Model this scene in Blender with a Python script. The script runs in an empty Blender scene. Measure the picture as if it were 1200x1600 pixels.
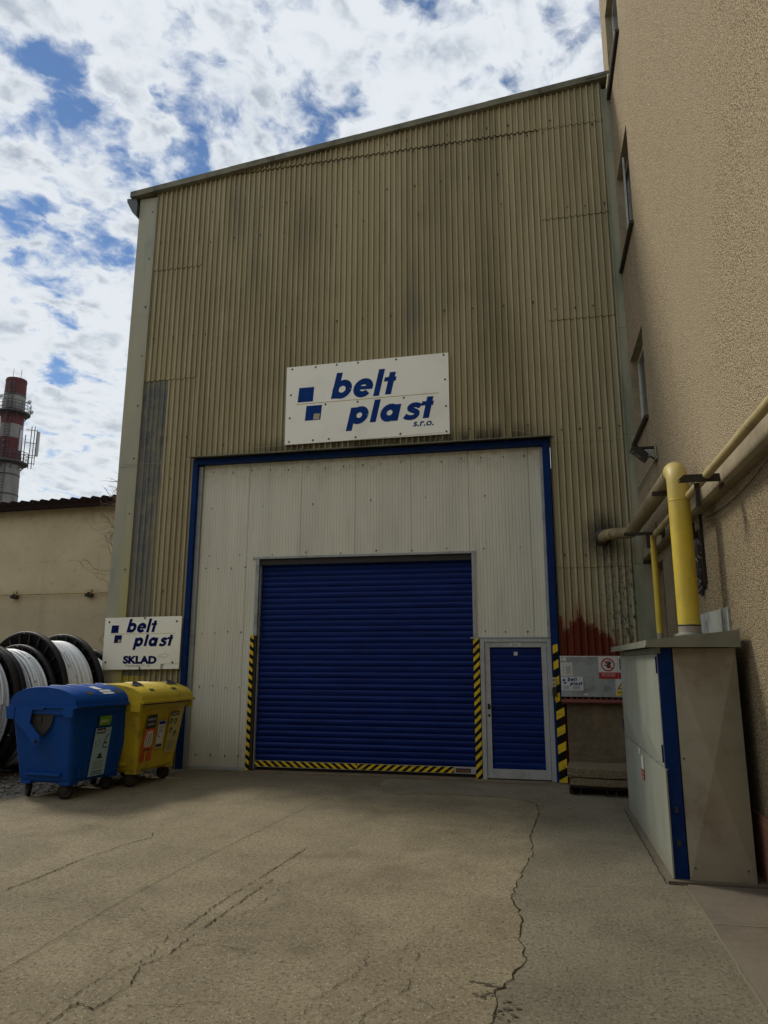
import bpy, bmesh, math, random
from math import sin, cos, pi, radians, sqrt, atan2
from mathutils import Vector, Matrix
random.seed(7)
sc = bpy.context.scene
COL = sc.collection

# ------------------------------------------------------------------ camera
CAMH = 1.72
cam_d = bpy.data.cameras.new("camera")
cam = bpy.data.objects.new("camera", cam_d); COL.objects.link(cam)
sc.camera = cam
_p, _r, _y = radians(11.87), radians(0.15), radians(-12.053)
fwd = Vector((sin(_y)*cos(_p), cos(_y)*cos(_p), sin(_p)))
rt = Vector((cos(_y), -sin(_y), 0)); up = rt.cross(fwd)
rt2 = cos(_r)*rt + sin(_r)*up; up2 = -sin(_r)*rt + cos(_r)*up
m = Matrix((rt2, up2, -fwd)).transposed().to_4x4(); m.translation = (0, 0, CAMH)
cam.matrix_world = m
cam_d.sensor_fit = 'VERTICAL'; cam_d.sensor_height = 24.0
cam_d.lens = 24.0*1113.5/1600.0
cam_d.clip_start = 0.05; cam_d.clip_end = 3000

# ------------------------------------------------------------------ render look
sc.view_settings.view_transform = 'Standard'; sc.view_settings.look = 'None'
sc.view_settings.exposure = 0.42; sc.view_settings.gamma = 1.0
sc.view_settings.use_curve_mapping = False

# ------------------------------------------------------------------ sun
SUN_DIR = Vector((-0.86, 0.42, 0.92)).normalized()
sd = bpy.data.lights.new("sun", 'SUN'); sd.energy = 2.0; sd.angle = radians(12); sd.color = (1.0, 0.93, 0.80)
so = bpy.data.objects.new("sun", sd); COL.objects.link(so)
so.rotation_euler = (-SUN_DIR).to_track_quat('-Z', 'Y').to_euler()

# ------------------------------------------------------------------ node helper
class G:
    def __init__(s, nt): s.nt = nt; s.n = nt.nodes; s.l = nt.links
    def put(s, sock, v):
        if v is None: return
        if hasattr(v, 'is_output') or isinstance(v, bpy.types.NodeSocket): s.l.new(v, sock)
        else:
            if isinstance(v, (tuple, list)) and len(v) == 3 and sock.type == 'RGBA': v = tuple(v) + (1,)
            sock.default_value = v
    def math(s, op, a, b=None, c=None, clamp=False):
        n = s.n.new('ShaderNodeMath'); n.operation = op; n.use_clamp = clamp
        s.put(n.inputs[0], a)
        if b is not None: s.put(n.inputs[1], b)
        if c is not None: s.put(n.inputs[2], c)
        return n.outputs[0]
    def vmath(s, op, a, b=None):
        n = s.n.new('ShaderNodeVectorMath'); n.operation = op
        s.put(n.inputs[0], a)
        if b is not None: s.put(n.inputs[1], b)
        return n.outputs['Value'] if op in ('LENGTH', 'DISTANCE', 'DOT_PRODUCT') else n.outputs[0]
    def sep(s, v):
        n = s.n.new('ShaderNodeSeparateXYZ'); s.put(n.inputs[0], v); return n.outputs
    def comb(s, x, y, z):
        n = s.n.new('ShaderNodeCombineXYZ')
        for i, v in enumerate((x, y, z)): s.put(n.inputs[i], v)
        return n.outputs[0]
    def obj(s): return s.n.new('ShaderNodeTexCoord').outputs['Object']
    def map(s, v, sc=(1, 1, 1), loc=(0, 0, 0), rot=(0, 0, 0)):
        n = s.n.new('ShaderNodeMapping'); s.put(n.inputs[0], v)
        n.inputs['Location'].default_value = loc; n.inputs['Rotation'].default_value = rot; n.inputs['Scale'].default_value = sc
        return n.outputs[0]
    def noise(s, v, scale, detail=4, rough=.55, dist=0):
        n = s.n.new('ShaderNodeTexNoise'); s.put(n.inputs['Vector'], v); n.inputs['Scale'].default_value = scale
        n.inputs['Detail'].default_value = detail; n.inputs['Roughness'].default_value = rough; n.inputs['Distortion'].default_value = dist
        return n.outputs['Fac']
    def voro(s, v, scale, feat='F1', rand=1):
        n = s.n.new('ShaderNodeTexVoronoi'); n.feature = feat; s.put(n.inputs['Vector'], v); n.inputs['Scale'].default_value = scale
        n.inputs['Randomness'].default_value = rand
        return n.outputs
    def ramp(s, f, a, b):      # smooth remap a..b -> 0..1
        n = s.n.new('ShaderNodeMapRange'); n.interpolation_type = 'SMOOTHSTEP'
        s.put(n.inputs[0], f); s.put(n.inputs[1], a); s.put(n.inputs[2], b)
        return n.outputs[0]
    def mix(s, f, a, b, mode='MIX'):
        n = s.n.new('ShaderNodeMix'); n.data_type = 'RGBA'; n.blend_type = mode
        s.put(n.inputs[0], f); s.put(n.inputs[6], a); s.put(n.inputs[7], b)
        return n.outputs[2]
    def bump(s, h, strength=.5, dist=.01, nrm=None):
        n = s.n.new('ShaderNodeBump'); s.put(n.inputs['Height'], h); n.inputs['Strength'].default_value = strength
        n.inputs['Distance'].default_value = dist
        if nrm is not None: s.put(n.inputs['Normal'], nrm)
        return n.outputs[0]

def mat(name, fn=None, color=(.5, .5, .5), rough=.6, metal=0.0, spec=.5):
    m = bpy.data.materials.new(name); m.use_nodes = True
    nt = m.node_tree; b = nt.nodes['Principled BSDF']
    b.inputs['Base Color'].default_value = (*color, 1); b.inputs['Roughness'].default_value = rough
    b.inputs['Metallic'].default_value = metal; b.inputs['Specular IOR Level'].default_value = spec
    g = G(nt)
    if fn: fn(g, b)
    return m

def worn(name, color, rough=.5, metal=0.0, amt=.25, scale=3.0, dirt=(.05, .045, .03), dirt_amt=.25, bump=.15, streak=1.0, spec=.5, fine=40):
    """painted / aged surface: tone variation, dirt patches, fine bump"""
    def fn(g, b):
        v = g.obj(); vs = g.map(v, (1, 1, streak))
        n1 = g.noise(vs, scale, 5, .6); n2 = g.noise(vs, scale*5.3, 4, .6); n3 = g.noise(v, fine, 3, .6)
        c = g.mix(g.math('MULTIPLY', g.ramp(n1, .3, .75), amt), color, tuple(x*.55 for x in color))
        c = g.mix(g.math('MULTIPLY', g.ramp(n2, .35, .8), amt*.7), c, tuple(min(1, x*1.35+.01) for x in color))
        d = g.math('MULTIPLY', g.ramp(g.math('MULTIPLY', n1, g.math('ADD', n2, .5)), .48, .75), dirt_amt*2, clamp=True)
        c = g.mix(d, c, dirt)
        g.put(b.inputs['Base Color'], c)
        g.put(b.inputs['Roughness'], g.math('ADD', rough-.1, g.math('MULTIPLY', n2, .25)))
        h = g.math('ADD', g.math('MULTIPLY', n3, .4), n2)
        g.put(b.inputs['Normal'], g.bump(h, bump, .01))
    return mat(name, fn, color, rough, metal, spec)

# ------------------------------------------------------------------ world: sky with broken altocumulus
world = bpy.data.worlds.new("World"); sc.world = world; world.use_nodes = True
wnt = world.node_tree; wnt.nodes.clear(); g = G(wnt)
out = wnt.nodes.new('ShaderNodeOutputWorld')
sky = wnt.nodes.new('ShaderNodeTexSky'); sky.sky_type = 'NISHITA'; sky.sun_disc = False
sky.sun_elevation = math.asin(SUN_DIR.z); sky.sun_rotation = atan2(SUN_DIR.x, SUN_DIR.y)
sky.air_density = 1.0; sky.dust_density = 0.0; sky.ozone_density = 5.0
bg1 = wnt.nodes.new('ShaderNodeBackground'); bg1.inputs['Strength'].default_value = 0.075
wnt.links.new(sky.outputs[0], bg1.inputs[0])
d = wnt.nodes.new('ShaderNodeTexCoord').outputs['Generated']
sx, sy, sz = g.sep(d)
den = g.math('ADD', g.math('MAXIMUM', sz, 0.0), 0.22)
P = g.comb(g.math('DIVIDE', sx, den), g.math('DIVIDE', sy, den), 0.0)
def wnoise(v, scale, detail, rough, off=(0, 0, 0)):
    n = wnt.nodes.new('ShaderNodeTexNoise'); n.inputs['Scale'].default_value = scale; n.inputs['Detail'].default_value = detail; n.inputs['Roughness'].default_value = rough
    g.put(n.inputs['Vector'], g.map(v, loc=off)); return n.outputs['Color']
wv = g.vmath('SUBTRACT', wnoise(P, 3.0, 5, .6), (.5, .5, .5))
Pw = g.vmath('ADD', P, g.vmath('MULTIPLY', wv, (.26, .26, 0.0)))
def gap(u, v, r, amt):      # an opening in the cloud deck round a point of it
    dd = g.vmath('DISTANCE', Pw, (u, v, 0.0))
    return g.math('MULTIPLY', g.ramp(dd, r, 0.0), amt)
Pr = g.map(P, loc=(3.1, 1.7, 0), rot=(0, 0, radians(35)))
Ps = g.vmath('ADD', Pr, g.vmath('MULTIPLY', g.vmath('SUBTRACT', wnoise(Pr, 7, 4, .6), (.5, .5, .5)), (.10, .10, 0)))
n1 = g.noise(Ps, 2.0, 3, .5)
n2 = g.noise(g.map(Ps, (1.0, .80, 1)), 10.0, 7, .56)
n3 = g.noise(g.map(Ps, (1.0, .80, 1), (7, 3, 0)), 30.0, 8, .6)
vn = wnt.nodes.new('ShaderNodeTexVoronoi'); vn.feature = 'SMOOTH_F1'; vn.inputs['Scale'].default_value = 19.0; vn.inputs['Smoothness'].default_value = .9
Pv = g.vmath('ADD', g.map(Pr, (1.0, .8, 1)), g.vmath('MULTIPLY', g.vmath('SUBTRACT', wnoise(Pr, 11, 5, .6, (2, 2, 0)), (.5, .5, .5)), (.12, .12, 0)))
g.put(vn.inputs['Vector'], Pv)
puff = g.math('SUBTRACT', .42, vn.outputs['Distance'])
cloud = g.math('ADD', g.math('MULTIPLY', n1, .10), g.math('MULTIPLY', n2, .80))
cloud = g.math('ADD', cloud, g.math('MULTIPLY', n3, .50))
cloud = g.math('ADD', cloud, g.math('MULTIPLY', puff, .58))
cloud = g.math('ADD', cloud, .025)
def skydir(px, py):
    a, b_ = (px-600)/1113.5, (800-py)/1113.5
    v = fwd + rt2*a + up2*b_; v.normalize(); return v
for px, py, r, amt in ((35, 110, .10, .28), (55, 160, .09, .18), (185, 270, .10, .24), (225, 268, .12, .26), (290, 258, .14, .28), (110, 350, .15, .26), (90, 395, .12, .22), (60, 440, .1, .16), (150, 470, .08, .12), (160, 400, .12, .12), (205, 330, .10, .18), (512, 150, .07, .20), (522, 195, .08, .24), (470, 225, .08, .16), (420, 232, .12, .20), (350, 250, .12, .20), (200, 95, .09, .10), (360, 20, .08, .10), (60, 215, .12, .12), (20, 60, .07, .10),
    (735, 105, .08, .16), (840, 105, .07, .20), (800, 90, .06, .10), (60, 470, .12, .10), (185, 200, .1, .12), (140, 180, .08, .1), (20, 380, .1, .16), (170, 570, .14, .06), (560, 90, .08, .08)):
    v = skydir(px, py); q = max(v.z, 0)+.22
    cloud = g.math('SUBTRACT', cloud, gap(v.x/q, v.y/q, r*1.05, amt*.50))
cover = g.ramp(cloud, .38, .66)
thick = g.ramp(cloud, .50, .80)
c_white = (0.585, 0.62, 0.655); c_grey = (0.31, 0.355, 0.42)
bn = g.math('ADD', g.math('MULTIPLY', g.noise(g.map(Ps, (1, .6, 1), (1.3, 5.1, 0)), 9.0, 8, .62), .70), g.math('MULTIPLY', n3, .30))
belly = g.math('MULTIPLY', thick, g.ramp(g.math('ADD', bn, g.math('MULTIPLY', puff, .35)), .46, .72))
ccol = g.mix(belly, c_white, c_grey)
horizon = g.ramp(sz, .60, .05)
ccol = g.mix(g.math('MULTIPLY', horizon, .45), ccol, (.56, .595, .61))
bg2 = wnt.nodes.new('ShaderNodeBackground'); bg2.inputs['Strength'].default_value = 1.0
g.put(bg2.inputs[0], ccol)
cover = g.math('MAXIMUM', cover, g.ramp(sz, .36, .08))
mixs = wnt.nodes.new('ShaderNodeMixShader')
g.put(mixs.inputs[0], cover); wnt.links.new(bg1.outputs[0], mixs.inputs[1]); wnt.links.new(bg2.outputs[0], mixs.inputs[2])
wnt.links.new(mixs.outputs[0], out.inputs[0])

# ------------------------------------------------------------------ mesh helper
class MB:
    def __init__(s): s.v = []; s.f = []; s.mi = []; s.sm = []; s.mats = []
    def mid(s, m):
        if m not in s.mats: s.mats.append(m)
        return s.mats.index(m)
    def add(s, vs, fs, m, smooth=False):
        o = len(s.v); s.v += [tuple(v) for v in vs]; k = s.mid(m)
        for f in fs: s.f.append(tuple(i+o for i in f)); s.mi.append(k); s.sm.append(smooth)
        return s
    def box(s, x0, x1, y0, y1, z0, z1, m):
        vs = [(x, y, z) for z in (z0, z1) for y in (y0, y1) for x in (x0, x1)]
        return s.add(vs, [(0, 2, 3, 1), (4, 5, 7, 6), (0, 1, 5, 4), (2, 6, 7, 3), (0, 4, 6, 2), (1, 3, 7, 5)], m)
    def bbox(s, x0, x1, y0, y1, z0, z1, m, b=.01):
        """box with chamfered edges"""
        bm = bmesh.new(); bmesh.ops.create_cube(bm, size=1)
        for v in bm.verts:
            v.co.x = x0 if v.co.x < 0 else x1; v.co.y = y0 if v.co.y < 0 else y1; v.co.z = z0 if v.co.z < 0 else z1
        bmesh.ops.bevel(bm, geom=bm.edges[:], offset=b, segments=2, profile=.6, affect='EDGES')
        bm.verts.index_update()
        s.add([v.co[:] for v in bm.verts], [[v.index for v in f.verts] for f in bm.faces], m, False); bm.free(); return s
    def prism(s, pts, axis, a0, a1, m, smooth=False):
        """closed 2D outline swept along an axis ('x','y','z')"""
        def P3(p, a): return {'x': (a, p[0], p[1]), 'y': (p[0], a, p[1]), 'z': (p[0], p[1], a)}[axis]
        n = len(pts); vs = [P3(p, a0) for p in pts]+[P3(p, a1) for p in pts]
        fs = [(i, (i+1) % n, n+(i+1) % n, n+i) for i in range(n)]
        s.add(vs, fs, m, smooth)
        s.add(vs, [tuple(range(n)), tuple(range(2*n-1, n-1, -1))], m, False)
        return s
    def tube(s, path, r, m, seg=12, caps=True, smooth=True):
        path = [Vector(p) for p in path]; n = len(path); vs = []; fs = []
        rr = r if isinstance(r, (list, tuple)) else [r]*n
        prevu = None
        for i, p in enumerate(path):
            t = (path[min(i+1, n-1)]-path[max(i-1, 0)]).normalized()
            if prevu is None:
                a = Vector((0, 0, 1)) if abs(t.z) < .9 else Vector((1, 0, 0))
                u = t.cross(a).normalized()
            else:
                u = (prevu - t*prevu.dot(t)).normalized()
            prevu = u; w = t.cross(u)
            for k in range(seg):
                a = 2*pi*k/seg; vs.append(p+(u*cos(a)+w*sin(a))*rr[i])
        for i in range(n-1):
            for k in range(seg):
                fs.append((i*seg+k, i*seg+(k+1) % seg, (i+1)*seg+(k+1) % seg, (i+1)*seg+k))
        s.add(vs, fs, m, smooth)
        if caps: s.add(vs, [tuple(range(seg-1, -1, -1)), tuple(range((n-1)*seg, n*seg))], m, False)
        return s
    def lathe(s, prof, m, origin=(0, 0, 0), axis='z', seg=32, smooth=True, a0=0, a1=2*pi):
        o = Vector(origin); full = abs(a1-a0-2*pi) < 1e-6; k1 = seg if full else seg+1; vs = []
        for r, h in prof:
            for k in range(k1):
                a = a0+(a1-a0)*k/seg; c, d_ = r*cos(a), r*sin(a)
                vs.append(o+Vector({'z': (c, d_, h), 'y': (c, h, d_), 'x': (h, c, d_)}[axis]))
        fs = []
        for i in range(len(prof)-1):
            for k in range(seg):
                b_ = (k+1) % k1
                fs.append((i*k1+k, i*k1+b_, (i+1)*k1+b_, (i+1)*k1+k))
        return s.add(vs, fs, m, smooth)
    def build(s, name, parent=None, loc=None, rz=0):
        me = bpy.data.meshes.new(name); me.from_pydata(s.v, [], s.f)
        for m_ in s.mats: me.materials.append(m_)
        me.polygons.foreach_set('material_index', s.mi); me.polygons.foreach_set('use_smooth', s.sm)
        me.update()
        bm = bmesh.new(); bm.from_mesh(me); bmesh.ops.recalc_face_normals(bm, faces=bm.faces); bm.to_mesh(me); bm.free()
        o = bpy.data.objects.new(name, me); COL.objects.link(o)
        if loc: o.location = loc
        o.rotation_euler = (0, 0, rz)
        if parent: o.parent = parent
        return o

def tag(o, label=None, cat=None, group=None, kind=None):
    for k, v in (('label', label), ('category', cat), ('group', group), ('kind', kind)):
        if v: o[k] = v
    return o
def thing(name, label, cat, loc=(0, 0, 0), rz=0, group=None):
    o = bpy.data.objects.new(name, None); COL.objects.link(o); o.location = loc; o.rotation_euler = (0, 0, rz)
    o.empty_display_size = .2
    return tag(o, label, cat, group)

def ribbon(mb, path, w, m, P3, z=0.0):
    """flat stroke of width w along a 2D path; P3 maps (u,v,layer)->3D"""
    n = len(path); vs = []; fs = []
    for i, p in enumerate(path):
        a = path[max(i-1, 0)]; b = path[min(i+1, n-1)]
        tx, ty = b[0]-a[0], b[1]-a[1]; L = math.hypot(tx, ty) or 1; nx, ny = -ty/L, tx/L
        ww = w[i] if isinstance(w, (list, tuple)) else w
        vs += [P3(p[0]+nx*ww/2, p[1]+ny*ww/2, z), P3(p[0]-nx*ww/2, p[1]-ny*ww/2, z)]
    for i in range(n-1): fs.append((2*i, 2*i+1, 2*i+3, 2*i+2))
    mb.add(vs, fs, m)
def poly(mb, pts, m, P3, z=0.0): mb.add([P3(p[0], p[1], z) for p in pts], [tuple(range(len(pts)))], m)
def arc(cx, cy, r, a0, a1, n=24): return [(cx+r*cos(radians(a0+(a1-a0)*i/n)), cy+r*sin(radians(a0+(a1-a0)*i/n))) for i in range(n+1)]

_txt = {}
def text(mb, s, u, v, size, m, P3, z=0.0, shear=0.0, bold=0.0, width=None, align='LEFT'):
    """lettering as flat geometry lying on a sign face"""
    key = (s, bold)
    if key not in _txt:
        c = bpy.data.curves.new('t', 'FONT'); c.body = s; c.size = 1.0; c.offset = bold; c.resolution_u = 3
        o = bpy.data.objects.new('t', c); COL.objects.link(o)
        dg = bpy.context.evaluated_depsgraph_get(); me = bpy.data.meshes.new_from_object(o.evaluated_get(dg))
        _txt[key] = ([tuple(q.co) for q in me.vertices], [tuple(p.vertices) for p in me.polygons])
        bpy.data.objects.remove(o); bpy.data.meshes.remove(me); bpy.data.curves.remove(c)
    vs, fs = _txt[key]
    if not vs: return
    x0 = min(q[0] for q in vs); x1 = max(q[0] for q in vs)
    kx = size if width is None else width/(x1-x0)
    off = {'LEFT': 0, 'CENTER': -(x1-x0)*kx/2}[align]
    mb.add([P3(u+off+(q[0]-x0)*kx+shear*q[1]*size, v+q[1]*size, z) for q in vs], fs, m)

# ------------------------------------------------------------------ materials
def m_cladding(g, b):
    v = g.obj(); x, y, z = g.sep(v)
    vs = g.map(v, (1, 1, .16)); vf = g.map(v, (1, 1, .05))
    n1 = g.noise(vs, .9, 5, .6); n2 = g.noise(vf, 9, 4, .65); n3 = g.noise(v, 14, 5, .65); n4 = g.noise(v, .55, 3, .5)
    c = g.mix(g.ramp(n1, .32, .7), (.365, .325, .198), (.268, .235, .142))
    c = g.mix(g.math('MULTIPLY', g.ramp(n2, .45, .75), .45), c, (.44, .405, .28))
    c = g.mix(g.math('MULTIPLY', g.ramp(n2, .42, .22), .40), c, (.12, .11, .07))
    c = g.mix(g.math('MULTIPLY', g.ramp(n3, .5, .75), .16), c, (.14, .12, .07))
    c = g.mix(g.math('MULTIPLY', g.ramp(n4, .55, .7), .35), c, (.21, .195, .115))
    # every rib has weathered a little differently, and its tone drifts with height
    rib = g.math('FLOOR', g.math('DIVIDE', g.math('ADD', x, .03), .1005))
    rn = g.noise(g.comb(g.math('MULTIPLY', rib, 7.31), g.math('MULTIPLY', z, .35), 0.0), 1.0, 3, .6)
    c = g.mix(g.math('MULTIPLY', g.ramp(rn, .55, .75), .40), c, (.17, .155, .095))
    c = g.mix(g.math('MULTIPLY', g.ramp(rn, .45, .25), .35), c, (.42, .385, .265))
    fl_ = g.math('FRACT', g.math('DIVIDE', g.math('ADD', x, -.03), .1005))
    flank_shade = g.math('MULTIPLY', g.ramp(g.math('ABSOLUTE', g.math('SUBTRACT', fl_, .97)), .09, .0), g.ramp(n3, .2, .55))
    c = g.mix(g.math('MULTIPLY', flank_shade, .62), c, (.065, .057, .032))  # shade painted into one flank of each rib
    crest_light = g.math('MULTIPLY', g.ramp(g.math('ABSOLUTE', g.math('SUBTRACT', fl_, .71)), .15, .08), g.ramp(n2, .2, .6))
    c = g.mix(g.math('MULTIPLY', crest_light, .40), c, (.52, .48, .34))  # painted highlight along the rib tops
    # broad dark run-off bands with ragged edges
    def band(cx, w, z0, z1, amt, c, col):
        xx = g.math('ADD', x, g.math('MULTIPLY', g.math('SUBTRACT', g.noise(vs, 3.5, 3), .5), .5))
        a = g.ramp(g.math('ABSOLUTE', g.math('SUBTRACT', xx, cx)), w, w*.2)
        h = g.ramp(z, z0, z0+1.3)
        h = g.math('MULTIPLY', h, g.ramp(z, z1+.9, z1-.1))
        f = g.math('MULTIPLY', g.math('MULTIPLY', a, h), g.math('MULTIPLY', g.ramp(n2, .25, .6), amt))
        return g.mix(f, c, col)
    dk = (.085, .078, .052)
    c = band(-1.35, .42, 6.8, 10.9, .30, c, dk); c = band(-.55, .34, 5.6, 11.2, .30, c, dk)
    c = band(-5.3, .30, 8.7, 10.3, .45, c, (.10, .105, .085)); c = band(-4.85, .22, 7.6, 10.0, .35, c, (.10, .105, .085))
    c = band(-1.9, .2, 6.4, 8.2, .5, c, (.13, .14, .12)); c = band(-3.9, .35, 8.2, 9.6, .35, c, dk)
    # sheet darkens downwards just above the door frame
    frame_dark = g.math('MULTIPLY', g.ramp(z, 5.62, 5.25), g.ramp(g.math('ABSOLUTE', g.math('ADD', x, 2.3)), 2.9, 1.9))
    c = g.mix(g.math('MULTIPLY', frame_dark, g.ramp(n2, .3, .6)), c, (.07, .062, .04))
    # soot round the pipe hole
    dist = g.vmath('DISTANCE', g.map(v, (1, 1, .72)), (1.04, 11.2, 3.6*.72))
    c = g.mix(g.math('MULTIPLY', g.ramp(g.math('ADD', dist, g.math('MULTIPLY', n3, .25)), .52, .2), .85), c, (.03, .03, .024))
    # lichen and algae at the lower right
    alg = g.math('MULTIPLY', g.ramp(z, 3.9, 2.4), g.ramp(x, .7, 1.35))
    spots = g.ramp(g.noise(g.map(v, (1, 1, .6)), 22, 4, .7), .5, .62)
    c = g.mix(g.math('MULTIPLY', alg, .5), c, (.33, .33, .25))
    c = g.mix(g.math('MULTIPLY', alg, spots), c, (.035, .045, .022))
    # yellow over-spray at the lower left
    yl = g.math('MULTIPLY', g.ramp(z, 1.75, 1.55), g.ramp(g.math('ADD', x, g.math('MULTIPLY', n3, .3)), -6.25, -6.7))
    c = g.mix(g.math('MULTIPLY', yl, .85), c, (.42, .36, .05))
    # red oxide paint at the lower right, brushed on unevenly
    rb2 = g.n.new('ShaderNodeTexWhiteNoise'); rb2.noise_dimensions = '1D'; g.put(rb2.inputs['W'], rib)
    edge = g.math('ADD', 2.22, g.math('MULTIPLY', rb2.outputs['Value'], .22))
    edge = g.math('ADD', edge, g.math('MULTIPLY', g.math('SUBTRACT', g.noise(g.map(v, (1, 1, .05)), 60, 2), .5), .22))
    edge = g.math('SUBTRACT', edge, g.math('MULTIPLY', g.ramp(x, .60, 1.55), .55))
    red = g.math('MULTIPLY', g.ramp(g.math('ADD', g.math('SUBTRACT', edge, z), g.math('MULTIPLY', g.math('SUBTRACT', n3, .5), .25)), -.02, .06), g.ramp(x, .30, .34))
    pale = g.math('MULTIPLY', g.ramp(g.math('SUBTRACT', edge, z), -.36, .0), g.ramp(x, .30, .34))
    c = g.mix(g.math('MULTIPLY', g.math('MULTIPLY', pale, g.ramp(n2, .35, .6)), .8), c, (.24, .11, .065))
    rc = g.mix(g.ramp(n2, .35, .7), (.150, .034, .018), (.075, .018, .010))
    c = g.mix(red, c, rc)
    g.put(b.inputs['Base Color'], c); b.inputs['Roughness'].default_value = .85; b.inputs['Specular IOR Level'].default_value = .12
    g.put(b.inputs['Normal'], g.bump(g.math('ADD', n3, g.math('MULTIPLY', g.noise(v, 90, 3), .5)), .22, .008))
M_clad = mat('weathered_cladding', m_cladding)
def m_patch(g, b):
    v = g.obj(); n = g.noise(g.map(v, (1, 1, .05)), 12, 4, .65); n2 = g.noise(v, 5, 5, .6)
    c = g.mix(g.ramp(n, .3, .7), (.105, .115, .125), (.19, .20, .195))
    c = g.mix(g.math('MULTIPLY', g.ramp(n2, .42, .7), .6), c, (.27, .245, .16))
    x, y, z = g.sep(v); st = g.noise(g.map(v, (1, 1, .10)), 5, 5, .65)
    c = g.mix(g.math('MULTIPLY', g.math('MULTIPLY', g.ramp(x, -6.7, -6.45), g.ramp(st, .4, .6)), .8), c, (.30, .275, .18))
    c = g.mix(g.math('MULTIPLY', g.ramp(z, 3.6, 2.6), g.ramp(st, .35, .6)), c, (.20, .20, .165))
    g.put(b.inputs['Base Color'], c); b.inputs['Roughness'].default_value = .85; b.inputs['Specular IOR Level'].default_value = .12
    g.put(b.inputs['Normal'], g.bump(n2, .2, .01))
M_patch = mat('grey_patch_sheet', m_patch)
def m_flash(g, b):
    v = g.obj(); x, y, z = g.sep(v)
    n = g.noise(g.map(v, (1, 1, .25)), 2.2, 5, .6); n2 = g.noise(g.map(v, (1, 1, .05)), 16, 4, .6)
    c = g.mix(g.ramp(n, .3, .7), (.34, .325, .225), (.275, .285, .225))
    c = g.mix(g.math('MULTIPLY', g.ramp(n2, .5, .75), .4), c, (.17, .165, .11))
    c = g.mix(g.math('MULTIPLY', g.ramp(n, .58, .8), .7), c, (.13, .11, .06))
    yl = g.math('MULTIPLY', g.ramp(z, 5.4, 1.2), g.ramp(g.math('ADD', x, g.math('MULTIPLY', n, .35)), -6.98, -6.84))
    yl = g.math('MULTIPLY', yl, g.ramp(x, -6.0, -6.5))
    c = g.mix(g.math('MULTIPLY', yl, .75), c, (.37, .33, .07))
    gr = g.math('MULTIPLY', g.ramp(x, 0, 1), g.ramp(n, .4, .6))
    c = g.mix(g.math('MULTIPLY', gr, .55), c, (.15, .18, .10))
    g.put(b.inputs['Base Color'], c); b.inputs['Roughness'].default_value = .6
    g.put(b.inputs['Normal'], g.bump(g.math('ADD', n, n2), .15, .01))
M_flash = mat('painted_flashing', m_flash)
M_roof = worn('roof_edge_cement', (.17, .165, .12), .8, amt=.7, scale=2.5, dirt_amt=.4, bump=.4)
M_dark = mat('shadow_steel', color=(.02, .02, .02), rough=.7)
M_gutter = worn('gutter_zinc', (.08, .09, .095), .5, metal=.3)
M_blueframe = worn('blue_steel_frame', (.002, .022, .115), .45, amt=.5, scale=2, dirt_amt=.04, bump=.05, spec=.08)
M_panel = None
def m_panel(g, b):
    v = g.obj(); x, y, z = g.sep(v); n = g.noise(g.map(v, (1, 1, .12)), 3.0, 4, .6); n2 = g.noise(v, 9, 5, .65); n3 = g.noise(g.map(v, (1, 1, .06)), 22, 3)
    c = g.mix(g.ramp(n, .3, .75), (.61, .61, .52), (.52, .52, .445))
    c = g.mix(g.math('MULTIPLY', g.ramp(n3, .52, .8), .25), c, (.26, .245, .18))
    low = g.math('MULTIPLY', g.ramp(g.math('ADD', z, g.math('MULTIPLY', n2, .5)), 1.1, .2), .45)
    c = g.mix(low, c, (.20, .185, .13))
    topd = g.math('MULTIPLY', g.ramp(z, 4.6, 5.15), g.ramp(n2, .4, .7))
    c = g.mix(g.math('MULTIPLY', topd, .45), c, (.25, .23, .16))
    g.put(b.inputs['Base Color'], c); b.inputs['Roughness'].default_value = .45; b.inputs['Specular IOR Level'].default_value = .35
    g.put(b.inputs['Normal'], g.bump(g.noise(v, 2.0, 2), .12, .03))
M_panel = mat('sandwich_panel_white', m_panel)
def m_roller(g, b):
    v = g.obj(); n = g.noise(g.map(v, (.3, 1, 3)), 5, 4, .6); n2 = g.noise(v, 3, 3)
    c = g.mix(g.ramp(n, .3, .7), (.001, .017, .135), (.001, .010, .085))
    c = g.mix(g.math('MULTIPLY', g.ramp(n2, .5, .8), .15), c, (.008, .03, .09))
    g.put(b.inputs['Base Color'], c); g.put(b.inputs['Roughness'], g.math('ADD', .26, g.math('MULTIPLY', n, .25))); g.put(b.inputs['Normal'], g.bump(g.noise(v, 1.6, 3), .35, .05)); b.inputs['Specular IOR Level'].default_value = .13
M_roller = mat('blue_shutter_slats', m_roller)
M_alu = worn('grey_aluminium_frame', (.36, .38, .385), .45, metal=.0, amt=.2, scale=4, dirt_amt=.12, bump=.05)
M_galv = worn('galvanised_trim', (.30, .33, .34), .45, metal=.2, amt=.3, scale=5, dirt_amt=.2)
M_black = mat('black_plastic', color=(.010, .010, .010), rough=.5, spec=.2)
M_rubber = worn('dusty_rubber', (.012, .012, .012), .85, spec=.15, amt=.5, dirt=(.05, .045, .035), dirt_amt=.25)
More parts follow.
